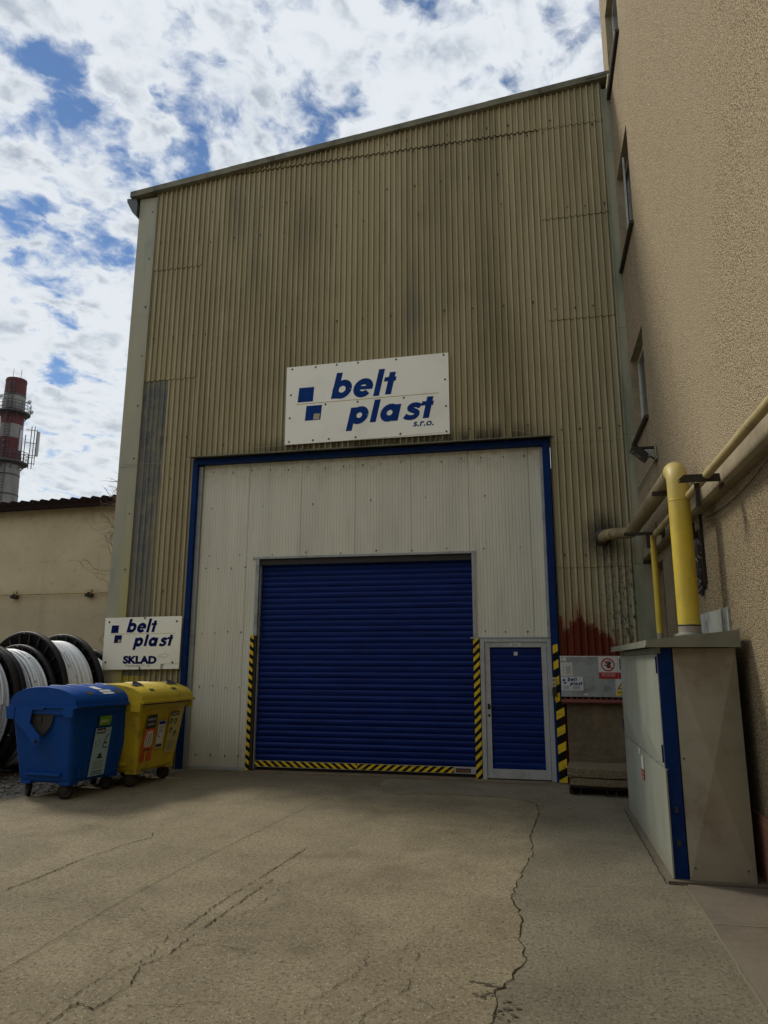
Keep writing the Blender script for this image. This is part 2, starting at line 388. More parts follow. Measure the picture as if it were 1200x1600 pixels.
def haz(name, kx, per, ph=0.0):
    def fn(g, b):
        v = g.obj(); x, y, z = g.sep(v)
        t = g.math('DIVIDE', g.math('ADD', g.math('ADD', z, g.math('MULTIPLY', x, kx)), ph), per)
        s_ = g.math('GREATER_THAN', g.math('FRACT', t), .5)
        n = g.noise(v, 12, 5, .65)
        ye = g.mix(g.ramp(n, .45, .75), (.66, .47, .022), (.38, .27, .03))
        c = g.mix(s_, (.006, .006, .005), ye)
        c = g.mix(g.math('MULTIPLY', g.ramp(n, .6, .8), .5), c, (.08, .07, .05))
        g.put(b.inputs['Base Color'], c); b.inputs['Roughness'].default_value = .55; b.inputs['Specular IOR Level'].default_value = .15
    return mat(name, fn)
M_haz_l = haz('hazard_tape_falling', .75, .132)
M_haz_r = haz('hazard_tape_rising', -1.0, .132)
M_haz_c = haz('hazard_tape_column', -.55, .24, .07)
M_haz_bl = haz('hazard_bar_falling', .75, .096)
M_haz_br = haz('hazard_bar_rising', -.75, .096)
M_signw = worn('sign_board_white', (.84, .85, .77), .35, amt=.08, scale=1.2, dirt_amt=.06, bump=.02, dirt=(.35, .32, .25))
def m_signblue(g, b):
    v = g.obj(); n = g.noise(v, 6, 4)
    g.put(b.inputs['Base Color'], g.mix(g.ramp(n, .3, .7), (.001, .026, .16), (.001, .036, .21))); b.inputs['Roughness'].default_value = .5; b.inputs['Specular IOR Level'].default_value = .1
M_signblue = mat('sign_blue_film', m_signblue)
M_navy = mat('sign_navy_film', color=(.001, .006, .085), rough=.5, spec=.1)
M_gold = mat('sign_gold_line', color=(.42, .33, .13), rough=.45)
M_beige = mat('sign_beige_square', color=(.36, .33, .19), rough=.5)
M_screw = mat('screw_head', color=(.05, .045, .04), rough=.6)
M_ink = mat('black_ink', color=(.015, .015, .018), rough=.5)
M_inkgrey = mat('grey_ink', color=(.10, .10, .10), rough=.5)
M_paper = worn('paper_notice', (.55, .55, .52), .6, amt=.1, dirt_amt=.05, bump=.02)
M_red = mat('sign_red', color=(.34, .012, .02), rough=.45)
M_yel = worn('sign_yellow', (.60, .42, .02), .45, amt=.1, dirt_amt=.05)
def stucco(name, c0, c1, c2, sc_=62, bs=1.0, z_dark=True):
    def fn(g, b):
        v = g.obj(); x, y, z = g.sep(v)
        vv = g.vmath('ADD', v, g.vmath('MULTIPLY', g.vmath('SUBTRACT', g.comb(g.noise(v, 30, 2), g.noise(g.map(v, (1, 1, 1), (5, 5, 5)), 30, 2), .5), (.5, .5, .5)), (.03, .03, .0)))
        w = g.voro(vv, sc_); n = g.noise(v, sc_*.8, 4, .7); nb = g.noise(v, 1.1, 5, .6); ns = g.noise(g.map(v, (1, 1, .12)), 2.5, 4, .6)
        h = g.math('ADD', g.math('MULTIPLY', w[0], -1.0), g.math('MULTIPLY', n, 1.1))
        c = g.mix(g.ramp(h, -.12, .32), c1, c0)
        c = g.mix(g.math('MULTIPLY', g.ramp(n, .62, .72), .6), c, c2)
        c = g.mix(g.math('MULTIPLY', g.ramp(nb, .4, .7), .25), c, tuple(q*.65 for q in c0))
        c = g.mix(g.math('MULTIPLY', g.ramp(ns, .5, .75), .30), c, tuple(q*.6 for q in c0))
        nl = g.noise(v, .33, 4, .6)
        c = g.mix(g.math('MULTIPLY', g.ramp(nl, .45, .62), .40), c, tuple(q*.62 for q in c0))
        for zc in (5.0, 7.95, 11.25):
            un = g.math('MULTIPLY', g.ramp(g.math('ABSOLUTE', g.math('SUBTRACT', y, 10.45)), .85, .6), g.math('MULTIPLY', g.ramp(z, zc-1.3, zc-.1), g.math('LESS_THAN', z, zc)))
            c = g.mix(g.math('MULTIPLY', g.math('MULTIPLY', un, g.ramp(g.noise(g.map(v, (1, 1, .05)), 7, 3), .4, .65)), .55), c, tuple(q*.35 for q in c0))
        lowd = g.math('MULTIPLY', g.ramp(g.math('ADD', z, g.math('MULTIPLY', nb, 1.2)), 2.1, .8), .45)
        c = g.mix(lowd, c, tuple(q*.5 for q in c0))
        g.put(b.inputs['Base Color'], c); b.inputs['Roughness'].default_value = .95; b.inputs['Specular IOR Level'].default_value = .1
        g.put(b.inputs['Normal'], g.bump(h, bs, .014))
    return mat(name, fn)
M_stucco = stucco('roughcast_render', (.66, .545, .37), (.18, .137, .082), (.80, .71, .53), 80)
M_stucco_low = stucco('roughcast_render_lower', (.54, .44, .285), (.11, .082, .046), (.72, .62, .44), 88)
def m_smoothplaster(g, b):
    v = g.obj(); n = g.noise(v, 4, 6, .65); n2 = g.noise(v, 60, 3)
    c = g.mix(g.ramp(n, .35, .7), (.30, .25, .165), (.20, .165, .108))
    g.put(b.inputs['Base Color'], c); b.inputs['Roughness'].default_value = .9; g.put(b.inputs['Normal'], g.bump(g.math('ADD', n, n2), .4, .008))
M_band = mat('smooth_plaster_band', m_smoothplaster)
def m_brick(g, b):
    v = g.obj(); x, y, z = g.sep(v)
    t = g.n.new('ShaderNodeTexBrick'); g.put(t.inputs['Vector'], g.comb(y, z, 0.0))
    t.inputs['Scale'].default_value = 1.0; t.inputs['Brick Width'].default_value = .25; t.inputs['Row Height'].default_value = .072
    t.inputs['Mortar Size'].default_value = .004; t.inputs['Mortar Smooth'].default_value = .2
    t.inputs['Color1'].default_value = (.34, .15, .085, 1); t.inputs['Color2'].default_value = (.27, .12, .07, 1); t.inputs['Mortar'].default_value = (.15, .09, .06, 1)
    n = g.noise(v, 9, 5, .6); c = g.mix(g.math('MULTIPLY', g.ramp(n, .4, .7), .4), t.outputs['Color'], (.15, .10, .07))
    g.put(b.inputs['Base Color'], c); b.inputs['Roughness'].default_value = .7
    g.put(b.inputs['Normal'], g.bump(g.math('ADD', g.math('MULTIPLY', t.outputs['Fac'], -1), g.math('MULTIPLY', n, .5)), .5, .006))
M_brick = mat('glazed_brick_plinth', m_brick)
def m_leftwall(g, b):
    v = g.obj(); x, y, z = g.sep(v); n = g.noise(v, .9, 5, .6); n2 = g.noise(v, 5, 6, .65); n3 = g.noise(g.map(v, (1, 1, .15)), 1.6, 4)
    c = g.mix(g.ramp(n, .3, .7), (.52, .44, .285), (.44, .37, .235))
    c = g.mix(g.math('MULTIPLY', g.ramp(n2, .52, .75), .45), c, (.27, .22, .14))
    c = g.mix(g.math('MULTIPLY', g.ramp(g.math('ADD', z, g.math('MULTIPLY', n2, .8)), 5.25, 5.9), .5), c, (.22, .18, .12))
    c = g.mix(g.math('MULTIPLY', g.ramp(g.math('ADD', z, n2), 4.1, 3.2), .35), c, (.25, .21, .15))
    c = g.mix(g.math('MULTIPLY', g.ramp(n3, .58, .8), .4), c, (.24, .19, .12))
    g.put(b.inputs['Base Color'], c); b.inputs['Roughness'].default_value = .9
    g.put(b.inputs['Normal'], g.bump(g.math('ADD', n2, g.math('MULTIPLY', g.noise(v, 40, 3), .4)), .35, .015))
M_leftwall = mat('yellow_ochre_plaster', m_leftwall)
M_roofdark = worn('brown_corrugated_roof', (.020, .013, .011), 1.0, amt=.4, spec=.0, dirt=(.03, .02, .02))
def m_concrete(g, b):
    v = g.obj(); x, y, z = g.sep(v)
    n0 = g.noise(v, .35, 4, .55); n1 = g.noise(v, 1.3, 6, .62, .4); n2 = g.noise(v, 7, 6, .65); n3 = g.noise(v, 34, 6, .8); w = g.voro(v, 75)
    c = g.mix(g.ramp(n1, .3, .72), (.250, .212, .136), (.160, .132, .083))
    c = g.mix(g.math('MULTIPLY', g.ramp(n0, .42, .65), .55), c, (.225, .192, .118))
    c = g.mix(g.math('MULTIPLY', g.ramp(n2, .5, .75), .4), c, (.115, .096, .066))
    c = g.mix(g.math('MULTIPLY', g.ramp(n3, .54, .68), .70), c, (.36, .32, .25))
    c = g.mix(g.math('MULTIPLY', g.ramp(n3, .48, .38), .85), c, (.06, .048, .032))
    sp = g.math('MULTIPLY', g.ramp(w[0], .32, .16), g.ramp(g.sep(w[1])[0], .78, .82))
    c = g.mix(sp, c, (.50, .47, .40))
    oil = g.ramp(g.noise(g.map(v, (1, 1, 1), (3.3, 8.1, 0)), 1.6, 3, .5), .62, .72)
    c = g.mix(g.math('MULTIPLY', oil, .35), c, (.09, .075, .05))
    trk = g.math('MULTIPLY', g.ramp(g.math('ABSOLUTE', g.math('SINE', g.math('MULTIPLY', g.math('ADD', x, g.math('MULTIPLY', n0, .5)), 1.9))), .35, .1), g.ramp(n2, .3, .6))
    c = g.mix(g.math('MULTIPLY', trk, .16), c, (.10, .085, .06))
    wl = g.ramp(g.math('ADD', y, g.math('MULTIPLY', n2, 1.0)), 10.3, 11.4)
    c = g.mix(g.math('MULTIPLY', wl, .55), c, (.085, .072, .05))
    g.put(b.inputs['Base Color'], c); b.inputs['Roughness'].default_value = .85; b.inputs['Specular IOR Level'].default_value = .25
    h = g.math('ADD', g.math('MULTIPLY', n3, .7), g.math('ADD', n2, g.math('MULTIPLY', n1, 1.5)))
    g.put(b.inputs['Normal'], g.bump(h, .9, .02))
M_conc = mat('worn_concrete_yard', m_concrete)
def m_asphalt(g, b):
    v = g.obj(); n1 = g.noise(v, 1.1, 6, .6, .3); n2 = g.noise(v, 8, 5, .65); n3 = g.noise(v, 42, 6, .8); w = g.voro(v, 70)
    c = g.mix(g.ramp(n1, .3, .7), (.250, .222, .155), (.172, .150, .102))
    c = g.mix(g.math('MULTIPLY', g.ramp(n3, .48, .37), .80), c, (.06, .05, .034))
    c = g.mix(g.math('MULTIPLY', g.ramp(n3, .55, .66), .7), c, (.36, .33, .26))
    c = g.mix(g.math('MULTIPLY', g.ramp(n2, .5, .75), .3), c, (.09, .07, .045))
    sp = g.math('MULTIPLY', g.ramp(w[0], .24, .12), g.ramp(g.sep(w[1])[0], .90, .93))
    c = g.mix(sp, c, (.45, .42, .36))
    g.put(b.inputs['Base Color'], c); b.inputs['Roughness'].default_value = .8; b.inputs['Specular IOR Level'].default_value = .3
    g.put(b.inputs['Normal'], g.bump(g.math('ADD', g.math('MULTIPLY', n3, 1.2), g.math('MULTIPLY', n2, .8)), 1.0, .022))
M_asph = mat('coarse_asphalt_strip', m_asphalt)
def m_foot(g, b):
    v = g.obj(); n1 = g.noise(v, 1.6, 6, .6, .3); n2 = g.noise(v, 12, 5, .65); n3 = g.noise(v, 90, 3, .7)
    c = g.mix(g.ramp(n1, .3, .7), (.125, .106, .076), (.088, .073, .050))
    c = g.mix(g.math('MULTIPLY', g.ramp(n2, .5, .75), .5), c, (.16, .135, .10))
    g.put(b.inputs['Base Color'], c); b.inputs['Roughness'].default_value = .9
    g.put(b.inputs['Normal'], g.bump(g.math('ADD', n2, n3), .5, .01))
M_foot = mat('dark_footing_screed', m_foot)
M_crack = mat('crack_shadow', color=(.035, .028, .018), rough=1, spec=0)
M_joint = mat('pale_joint_mortar', color=(.16, .14, .10), rough=1, spec=.1)
def m_rawconc(g, b):
    v = g.obj(); n1 = g.noise(v, 3.0, 6, .65); n2 = g.noise(v, 16, 6, .7)
    c = g.mix(g.ramp(n1, .3, .7), (.175, .135, .082), (.105, .080, .048)); c = g.mix(g.math('MULTIPLY', g.ramp(n2, .5, .7), .5), c, (.215, .18, .125))
    c = g.mix(g.math('MULTIPLY', g.ramp(n2, .36, .28), .8), c, (.04, .032, .02))
    g.put(b.inputs['Base Color'], c); b.inputs['Roughness'].default_value = .95; g.put(b.inputs['Normal'], g.bump(g.math('ADD', n1, n2), .8, .02))
M_rawc = mat('raw_concrete_plinth', m_rawconc)
M_slab = stucco('cast_concrete_slab', (.27, .22, .145), (.15, .12, .075), (.33, .28, .20), 38, .35)
def m_gaspipe(g, b):
    v = g.obj(); x, y, z = g.sep(v); n1 = g.noise(v, 4, 5, .65); n2 = g.noise(g.map(v, (1, 1, .1)), 22, 3, .6)
    c = g.mix(g.ramp(n1, .35, .7), (.68, .50, .045), (.56, .42, .055))
    c = g.mix(g.math('MULTIPLY', g.ramp(n2, .55, .8), .35), c, (.30, .22, .05))
    c = g.mix(g.math('MULTIPLY', g.ramp(z, 2.95, 3.6), .6), c, (.40, .33, .15))
    c = g.mix(g.ramp(g.math('ADD', z, g.math('MULTIPLY', n1, .06)), 2.11, 2.09), c, (.30, .26, .21))
    c = g.mix(g.math('MULTIPLY', g.ramp(g.noise(v, 30, 3), .68, .74), .8), c, (.10, .07, .03))
    g.put(b.inputs['Base Color'], c); b.inputs['Roughness'].default_value = .5
    g.put(b.inputs['Normal'], g.bump(n1, .1, .01))
M_pipe = mat('faded_yellow_pipe_paint', m_gaspipe)
def m_wrap(g, b):
    v = g.obj(); x, y, z = g.sep(v); n1 = g.noise(v, 3, 5, .65)
    t = g.math('FRACT', g.math('MULTIPLY', g.math('ADD', y, g.math('MULTIPLY', z, .12)), 17))
    c = g.mix(g.ramp(n1, .3, .7), (.32, .265, .15), (.22, .175, .09))
    c = g.mix(g.math('MULTIPLY', g.ramp(t, .55, 1.0), .8), c, (.10, .075, .04))
    g.put(b.inputs['Base Color'], c); b.inputs['Roughness'].default_value = .7
    g.put(b.inputs['Normal'], g.bump(g.math('ADD', t, n1), .5, .006))
M_wrap = mat('pipe_tape_wrapping', m_wrap)
M_pipedull = worn('dull_yellow_pipe', (.36, .29, .13), .6, amt=.5, scale=5, dirt_amt=.25)
M_iron = worn('brown_iron_bracket', (.040, .032, .027), .7, spec=.2, amt=.5, scale=6)
def m_cab(g, b):
    v = g.obj(); x, y, z = g.sep(v); n1 = g.noise(g.map(v, (1, 1, .35)), 2.2, 5, .6); n2 = g.noise(g.map(v, (1, 1, .08)), 20, 4, .6)
    c = g.mix(g.ramp(n1, .3, .72), (.30, .325, .27), (.225, .235, .185))
    c = g.mix(g.math('MULTIPLY', g.ramp(n2, .5, .8), .35), c, (.34, .35, .30))
    low = g.math('MULTIPLY', g.ramp(g.math('ADD', z, g.math('MULTIPLY', n1, .5)), .55, .15), .6)
    c = g.mix(low, c, (.20, .15, .095))
    g.put(b.inputs['Base Color'], c); b.inputs['Roughness'].default_value = .5; b.inputs['Specular IOR Level'].default_value = .35
    g.put(b.inputs['Normal'], g.bump(n1, .12, .03))
M_cab = mat('cabinet_green_grey_sheet', m_cab)
M_cabside = worn('cabinet_taupe_sheet', (.285, .27, .205), .5, amt=.35, scale=1.6, dirt=(.16, .11, .07), dirt_amt=.3, bump=.1)
M_cabroof = worn('cabinet_roof_tin', (.20, .20, .15), .6, amt=.35, scale=3, dirt_amt=.2)
M_binblue = worn('blue_bin_plastic', (.003, .055, .27), .45, amt=.3, scale=3, dirt=(.04, .06, .10), dirt_amt=.06, bump=.08, spec=.13)
M_binyel = worn('yellow_bin_plastic', (.50, .38, .018), .42, amt=.3, scale=3, dirt=(.16, .12, .03), dirt_amt=.3, bump=.08)
M_reel = worn('black_reel_plastic', (.009, .008, .008), .55, amt=.5, scale=5, dirt=(.03, .022, .02), dirt_amt=.25, spec=.25)
M_pipewhite = worn('white_plastic_tube', (.66, .69, .72), .4, amt=.12, scale=2, dirt=(.35, .34, .33), dirt_amt=.15, bump=.03)
M_pipegrey = worn('grey_plastic_tube', (.50, .53, .56), .45, amt=.15, scale=2, dirt_amt=.15, bump=.03)
M_pipedark = worn('dirty_tube_groove_shade', (.09, .095, .10), .6, amt=.15, scale=2, dirt_amt=.15, bump=.03)  # dirty turns, and the painted shade between turns
M_glass = mat('window_glass', color=(.05, .06, .07), rough=.05, spec=.8)
M_winframe = worn('white_window_frame', (.50, .50, .46), .5, amt=.2)
M_sill = worn('dark_sheet_sill', (.022, .012, .010), .5)
M_door = worn('old_brown_door', (.20, .16, .105), .6, amt=.3, scale=3)
M_chimw = worn('chimney_concrete', (.20, .195, .18), .85, amt=.5, scale=.35, dirt_amt=.2, streak=.3)
M_chimr = worn('chimney_red_paint', (.085, .015, .019), .8, amt=.35, scale=.4, dirt_amt=.25, streak=.3)
M_steel = mat('dark_tower_steel', color=(.045, .045, .05), rough=.6)
M_ant = mat('antenna_grey', color=(.42, .43, .44), rough=.6)
M_twig = worn('dry_twigs', (.16, .11, .08), .9)
M_wool = worn('grey_frayed_wool', (.50, .49, .46), .95, amt=.5, scale=20)
M_wool2 = worn('dark_frayed_wool', (.05, .045, .04), .95, amt=.5, scale=20)
M_gravel = worn('grey_gravel', (.17, .155, .125), .9, amt=.6, scale=14)
M_box = worn('pale_box_sheet', (.36, .38, .35), .5, amt=.15)
M_redsteel = worn('red_oxide_ledge', (.15, .035, .024), .6, amt=.5, scale=8)
M_cream = worn('cream_plastic', (.42, .37, .26), .5)
M_cyanpaper = worn('pale_blue_sticker', (.30, .45, .50), .5, amt=.12)
M_orange = worn('orange_sticker', (.55, .10, .02), .5, amt=.2)
M_green = mat('green_sticker', color=(.12, .26, .02), rough=.5)
M_wire = mat('pale_wire', color=(.30, .27, .18), rough=.6)

# ================================================================== SETTING
D = 11.207        # facade line
def struct(o): return tag(o, kind='structure')
mb = MB(); n = 1
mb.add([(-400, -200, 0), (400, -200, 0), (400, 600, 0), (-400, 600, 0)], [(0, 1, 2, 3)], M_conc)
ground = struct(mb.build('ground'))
# asphalt strip beside the wall, bounded by the long crack
edge_pts = [(-2.3, 10.55), (-2.1, 9.87), (-1.25, 9.98), (-.58, 9.92), (-.24, 9.76), (-.10, 9.55), (-.07, 8.97), (-.12, 8.4), (-.16, 7.76), (-.13, 7.4), (-.14, 7.04), (-.20, 6.6), (-.24, 6.24), (-.27, 5.83), (-.21, 5.6), (-.187, 5.37), (-.19, 5.03), (-.146, 4.73), (-.218, 4.45), (-.29, 4.27), (-.297, 3.92), (-.33, 3.4), (-.25, 2.5), (-.3, 0), (-.3, -3)]
def jag(pts, amp, step=.05, seed=1):
    r = random.Random(seed); o = []
    for a, b_ in zip(pts, pts[1:]):
        L = math.hypot(b_[0]-a[0], b_[1]-a[1]); k = max(1, int(L/step))
        for i in range(k):
            t = i/k; o.append((a[0]+(b_[0]-a[0])*t+r.uniform(-amp, amp), a[1]+(b_[1]-a[1])*t+r.uniform(-amp, amp)))
    o.append(pts[-1]); return o
ep = jag(edge_pts, .014, .05, 3)
mb = MB(); mb.add([(-2.3, 11.06, .004), (1.7, 11.06, .004), (1.7, -3, .004)] + [(x, y, .004) for x, y in reversed(ep)], [tuple(range(len(ep)+3))], M_asph)
bm_fix = mb.build('asphalt_path'); struct(bm_fix)
# footing slab along the wall
mb = MB(); mb.box(1.07, 1.7, 5.56, 6.44, -.05, .016, M_foot); mb.box(1.06, 1.7, -3, 5.545, -.05, .018, M_foot)
mb.box(.93, 1.7, 6.45, 9.5, -.05, .03, M_foot)
struct(mb.build('footing_path'))
# cracks
mb = MB()
def GP(u, v, l): return (u, v, .0065+l)
def crack(pts, w=.008, amp=.012, seed=1, gaps=.06):
    r = random.Random(seed); q = jag(pts, amp*.9, .022, seed); run = []
    for i, p in enumerate(q):
        if r.random() < gaps and len(run) > 3:
            ribbon(mb, run, [w*r.uniform(.12, .95)*min(1, .3+min(k, len(run)-1-k)*.4) for k in range(len(run))], M_crack, GP); run = []
        else: run.append(p)
    if len(run) > 1: ribbon(mb, run, [w*r.uniform(.12, .95) for k in range(len(run))], M_crack, GP)
for q in range(len(ep)//3-1): pass
big = [p for p in ep if p[1] < 9.75]
r_ = random.Random(4)
ribbon(mb, big, [r_.uniform(.002, .012)*(1.0 if p[1] > 4.8 else 1.7) for p in big], M_crack, GP, .001)
ribbon(mb, jag([(-3.03, 1.5), (-3.041, 3.915), (-3.050, 5.035), (-3.032, 5.93), (-2.93, 7.2), (-2.827, 8.456), (-2.75, 9.4)], 0.002, .3, 9), .0045, M_crack, GP, .002)
crack([(-4.2, 4.2), (-4.076, 5.156), (-4.028, 5.526), (-4.029, 6.167), (-3.977, 6.381), (-3.931, 6.68), (-3.87, 6.9)], .013, .012, 11, .02)
crack([(-3.931, 6.6), (-3.86, 6.9), (-3.855, 7.0), (-3.952, 7.159)], .009, .01, 12)
crack([(-2.5, 3.0), (-2.383, 3.481), (-2.393, 3.683), (-2.262, 3.624), (-2.232, 3.927), (-2.314, 4.163), (-2.238, 4.319), (-2.239, 4.52), (-2.218, 5.085), (-2.189, 5.599), (-2.172, 5.895)], .013, .010, 13, .02)
crack([(-2.342, 4.718), (-2.349, 5.056), (-2.333, 5.45), (-2.259, 6.201), (-2.209, 6.919)], .012, .010, 14, .05)
crack([(-2.177, 4.524), (-1.923, 4.528), (-1.671, 4.468)], .006, .014, 15, .2)
crack([(-3.905, 5.116), (-3.476, 5.084), (-3.138, 5.087), (-2.713, 5.008), (-2.383, 5.028)], .006, .016, 16, .25)
crack([(-2.477, 3.477), (-2.455, 3.799), (-2.425, 3.986), (-2.344, 4.179), (-2.331, 4.299), (-2.396, 4.649)], .007, .012, 17, .12)
crack([(-2.117, 3.708), (-1.863, 3.764), (-1.663, 3.861)], .006, .014, 18, .2)
crack([(-2.199, 4.992), (-2.075, 5.084), (-2.029, 5.517), (-2.021, 5.929)], .007, .014, 19, .12)
crack([(-.93, 3.5), (-.909, 3.904), (-.852, 4.021), (-.765, 4.19), (-.76, 4.416), (-.777, 4.69)], .008, .010, 20, .06)
crack([(-.752, 4.116), (-.643, 4.067), (-.546, 3.966), (-.473, 3.884)], .005, .008, 21, .15)
crack([(-6.75, 7.8), (-6.651, 8.243), (-6.613, 8.538)], .014, .012, 22, .02)
crack([(-1.6, 5.6), (-1.3, 5.7), (-1.1, 6.0)], .004, .02, 23, .35); crack([(.1, 4.1), (.12, 4.5), (.05, 4.8)], .004, .015, 25, .3)
crack([(-.02, 7.4), (.35, 7.3), (.8, 7.6)], .005, .02, 26, .3)
crack([(-1.9, 7.9), (-1.4, 8.0), (-.9, 7.8), (-.4, 7.9)], .005, .02, 41, .25); crack([(-3.4, 6.4), (-3.0, 6.6), (-2.6, 6.5), (-2.2, 6.7)], .006, .02, 42, .2)
crack([(-1.7, 4.9), (-1.45, 5.0), (-1.2, 4.9), (-1.0, 5.1)], .005, .016, 43, .2); crack([(-3.0, 4.2), (-2.8, 4.35), (-2.45, 4.3)], .006, .014, 44, .15); crack([(-5.2, 7.1), (-4.8, 7.3), (-4.3, 7.2), (-3.9, 7.3)], .007, .02, 45, .2)
crack([(.25, 5.6), (.5, 5.75), (.8, 5.6), (1.0, 5.7)], .004, .014, 46, .25); crack([(-1.25, 3.6), (-1.2, 4.0), (-1.05, 4.4), (-1.1, 4.8)], .005, .014, 47, .2)
struct(mb.build('ground_cracks', ground))
# broken edge filled with dirt, and the pale joint across the footing
mb = MB()
def blob(cx, cy, rx, ry, m, seed, z, rot=0):
    r = random.Random(seed); n = 26; ps = []
    for i in range(n):
        a = 2*pi*i/n; q = r.uniform(.55, 1.1); x, y = cos(a)*rx*q, sin(a)*ry*q
        ps.append((cx+x*cos(rot)-y*sin(rot), cy+x*sin(rot)+y*cos(rot), z))
    mb.add([(cx, cy, z)]+ps, [(0, i+1, (i+1) % n+1) for i in range(n)], m)
M_dirt = worn('dark_crumbled_dirt', (.055, .045, .028), 1.0, amt=.6, scale=30)
for i in range(46):
    t = random.random(); blob(-.22+random.gauss(0, .035)-.05*t, 4.15-t*.5+random.gauss(0, .03), random.uniform(.004, .022), random.uniform(.003, .014), M_dirt, i, .0085+i*1e-5)
for i in range(14): blob(-.42+.16*i/14+random.gauss(0, .008), 4.37-.05*i/14+random.gauss(0, .008), .02, .008, M_dirt, 60+i, .0025+i*1e-5, -.3)
for i in range(24): blob(-.35+random.gauss(0, .02), 4.22+random.gauss(0, .02), random.uniform(.004, .014), .006, M_dirt, 90+i, .0030+i*1e-5)
ribbon(mb, jag([(1.06, 5.552), (1.4, 5.56), (1.7, 5.556)], .004, .04, 5), .016, M_joint, lambda u, v, l: (u, v, .0195))
ribbon(mb, jag([(1.045, -1), (1.04, 4.3), (1.05, 5.0), (1.06, 5.6), (1.05, 6.45)], .006, .06, 6), .018, M_joint, lambda u, v, l: (u, v, .0068))
ribbon(mb, jag([(.918, 6.45), (.918, 9.45)], .004, .05, 8), .008, M_crack, lambda u, v, l: (u, v, .0070))
struct(mb.build('crumbled_joint', ground))

# gravel patch left of the yard
mb = MB()
def in_gravel(x, y):
    # boundary from (-6.73,8.35) to (-5.66,11.0)
    return x < -6.73+(y-8.35)*(1.07/2.65)+.12*sin(y*5)
r_ = random.Random(5); cnt = 0
mb.add([(-30, 7.9, .003), (-6.95, 7.9, .003), (-6.7, 8.45, .003), (-6.25, 9.6, .003), (-5.75, 10.9, .003), (-5.65, 11.2, .003), (-7.3, 11.2, .003), (-7.3, 16, .003), (-30, 16, .003)], [tuple(range(9))], M_gravel)
while cnt < 6500:
    x = r_.uniform(-10.5, -5.5); y = r_.uniform(8.0, 12.5)
    if not in_gravel(x, y): continue
    if y > 11.15 and x > -7.4: continue
    s_ = r_.uniform(.007, .024) if r_.random() < .93 else r_.uniform(.025, .05)
    a = r_.uniform(0, pi); c_, s2_ = cos(a), sin(a); vs = []
    for q in ((1, 0, 0), (-1, .1, .1), (.1, .8, 0), (-.2, -.9, .1), (0, .1, .75), (.1, 0, -.4)):
        X, Y_, Z = (q[0]+r_.uniform(-.2, .2))*s_, (q[1]+r_.uniform(-.2, .2))*s_, (q[2]+r_.uniform(-.1, .1))*s_
        vs.append((x+X*c_-Y_*s2_, y+X*s2_+Y_*c_, .006+s_*.25+Z))
    mb.add(vs, [(0, 2, 4), (2, 1, 4), (1, 3, 4), (3, 0, 4), (2, 0, 5), (1, 2, 5), (3, 1, 5), (0, 3, 5)], M_gravel); cnt += 1
tag(mb.build('gravel'), 'loose grey gravel spread under and behind the rubbish containers', 'gravel', kind='stuff')

# ================================================================== CORRUGATED HALL
hall = thing('corrugated_hall', 'tall tan corrugated warehouse hall with sloping roof edge and blue roller door', 'warehouse', (-2.86, D, 0))
def PH(name, mb, par=None):
    par = par or hall
    o = mb.build(name); off = Vector((-2.86, D, 0))
    o.parent = par; o.matrix_parent_inverse = Matrix.Translation(-off) if par is hall else Matrix.Identity(4)
    return o
# sub-parts are parented to parts whose own origin is the world origin, so no offset is needed there
XL, XR = -7.31, 1.593
def roofz(x): return 10.69+(x-XL)*(11.70-10.69)/(XR-XL)
M_lap = mat('lap_shadow_edge', color=(.03, .026, .018), rough=1, spec=0)  # dark lip colour paints the shadow line under each sheet lap
def corr(mb, x0, x1, z0, ztop, y, m, pitch=.1005, depth=.032, ph=0.0, seed=0, rows=1, ridge=.26):
    """trapezoidal corrugated sheet facing -y"""
    ph = .03; r = random.Random(seed); xs = []; x = x0-((x0-ph) % pitch)
    while x < x1+pitch:
        for dx, h in ((0, 0), (.50, 0), (.62, 1), (.62+ridge*.85, 1)):
            xx = x+dx*pitch
            if x0 <= xx <= x1: xs.append((xx, h))
        x += pitch
    if xs[0][0] > x0+1e-4: xs.insert(0, (x0, 0))
    if xs[-1][0] < x1-1e-4: xs.append((x1, 0))
    vs = []; n = len(xs); fs = []
    for k in range(rows+1):
        for (xx, h) in xs:
            zt = ztop(xx) if callable(ztop) else ztop
            z = z0+(zt-z0)*k/rows
            if k == 0: z += (r.uniform(-.006, .006))
            vs.append((xx, y-h*depth+(r.uniform(-.0015, .0015) if 0 < k < rows else 0), z))
    for k in range(rows):
        for i in range(n-1): fs.append((k*n+i, k*n+i+1, (k+1)*n+i+1, (k+1)*n+i))
    # lower lip so that overlaps read as edges
    o = len(vs)
    for i in range(n): v = vs[i]; vs.append((v[0], v[1]+.016, v[2]-.004))
    for i in range(n-1): fs.append((i, i+1, o+i+1, o+i))
    mb.add(vs, fs[:-(n-1)], m); mb.add(vs, fs[-(n-1):], M_lap)
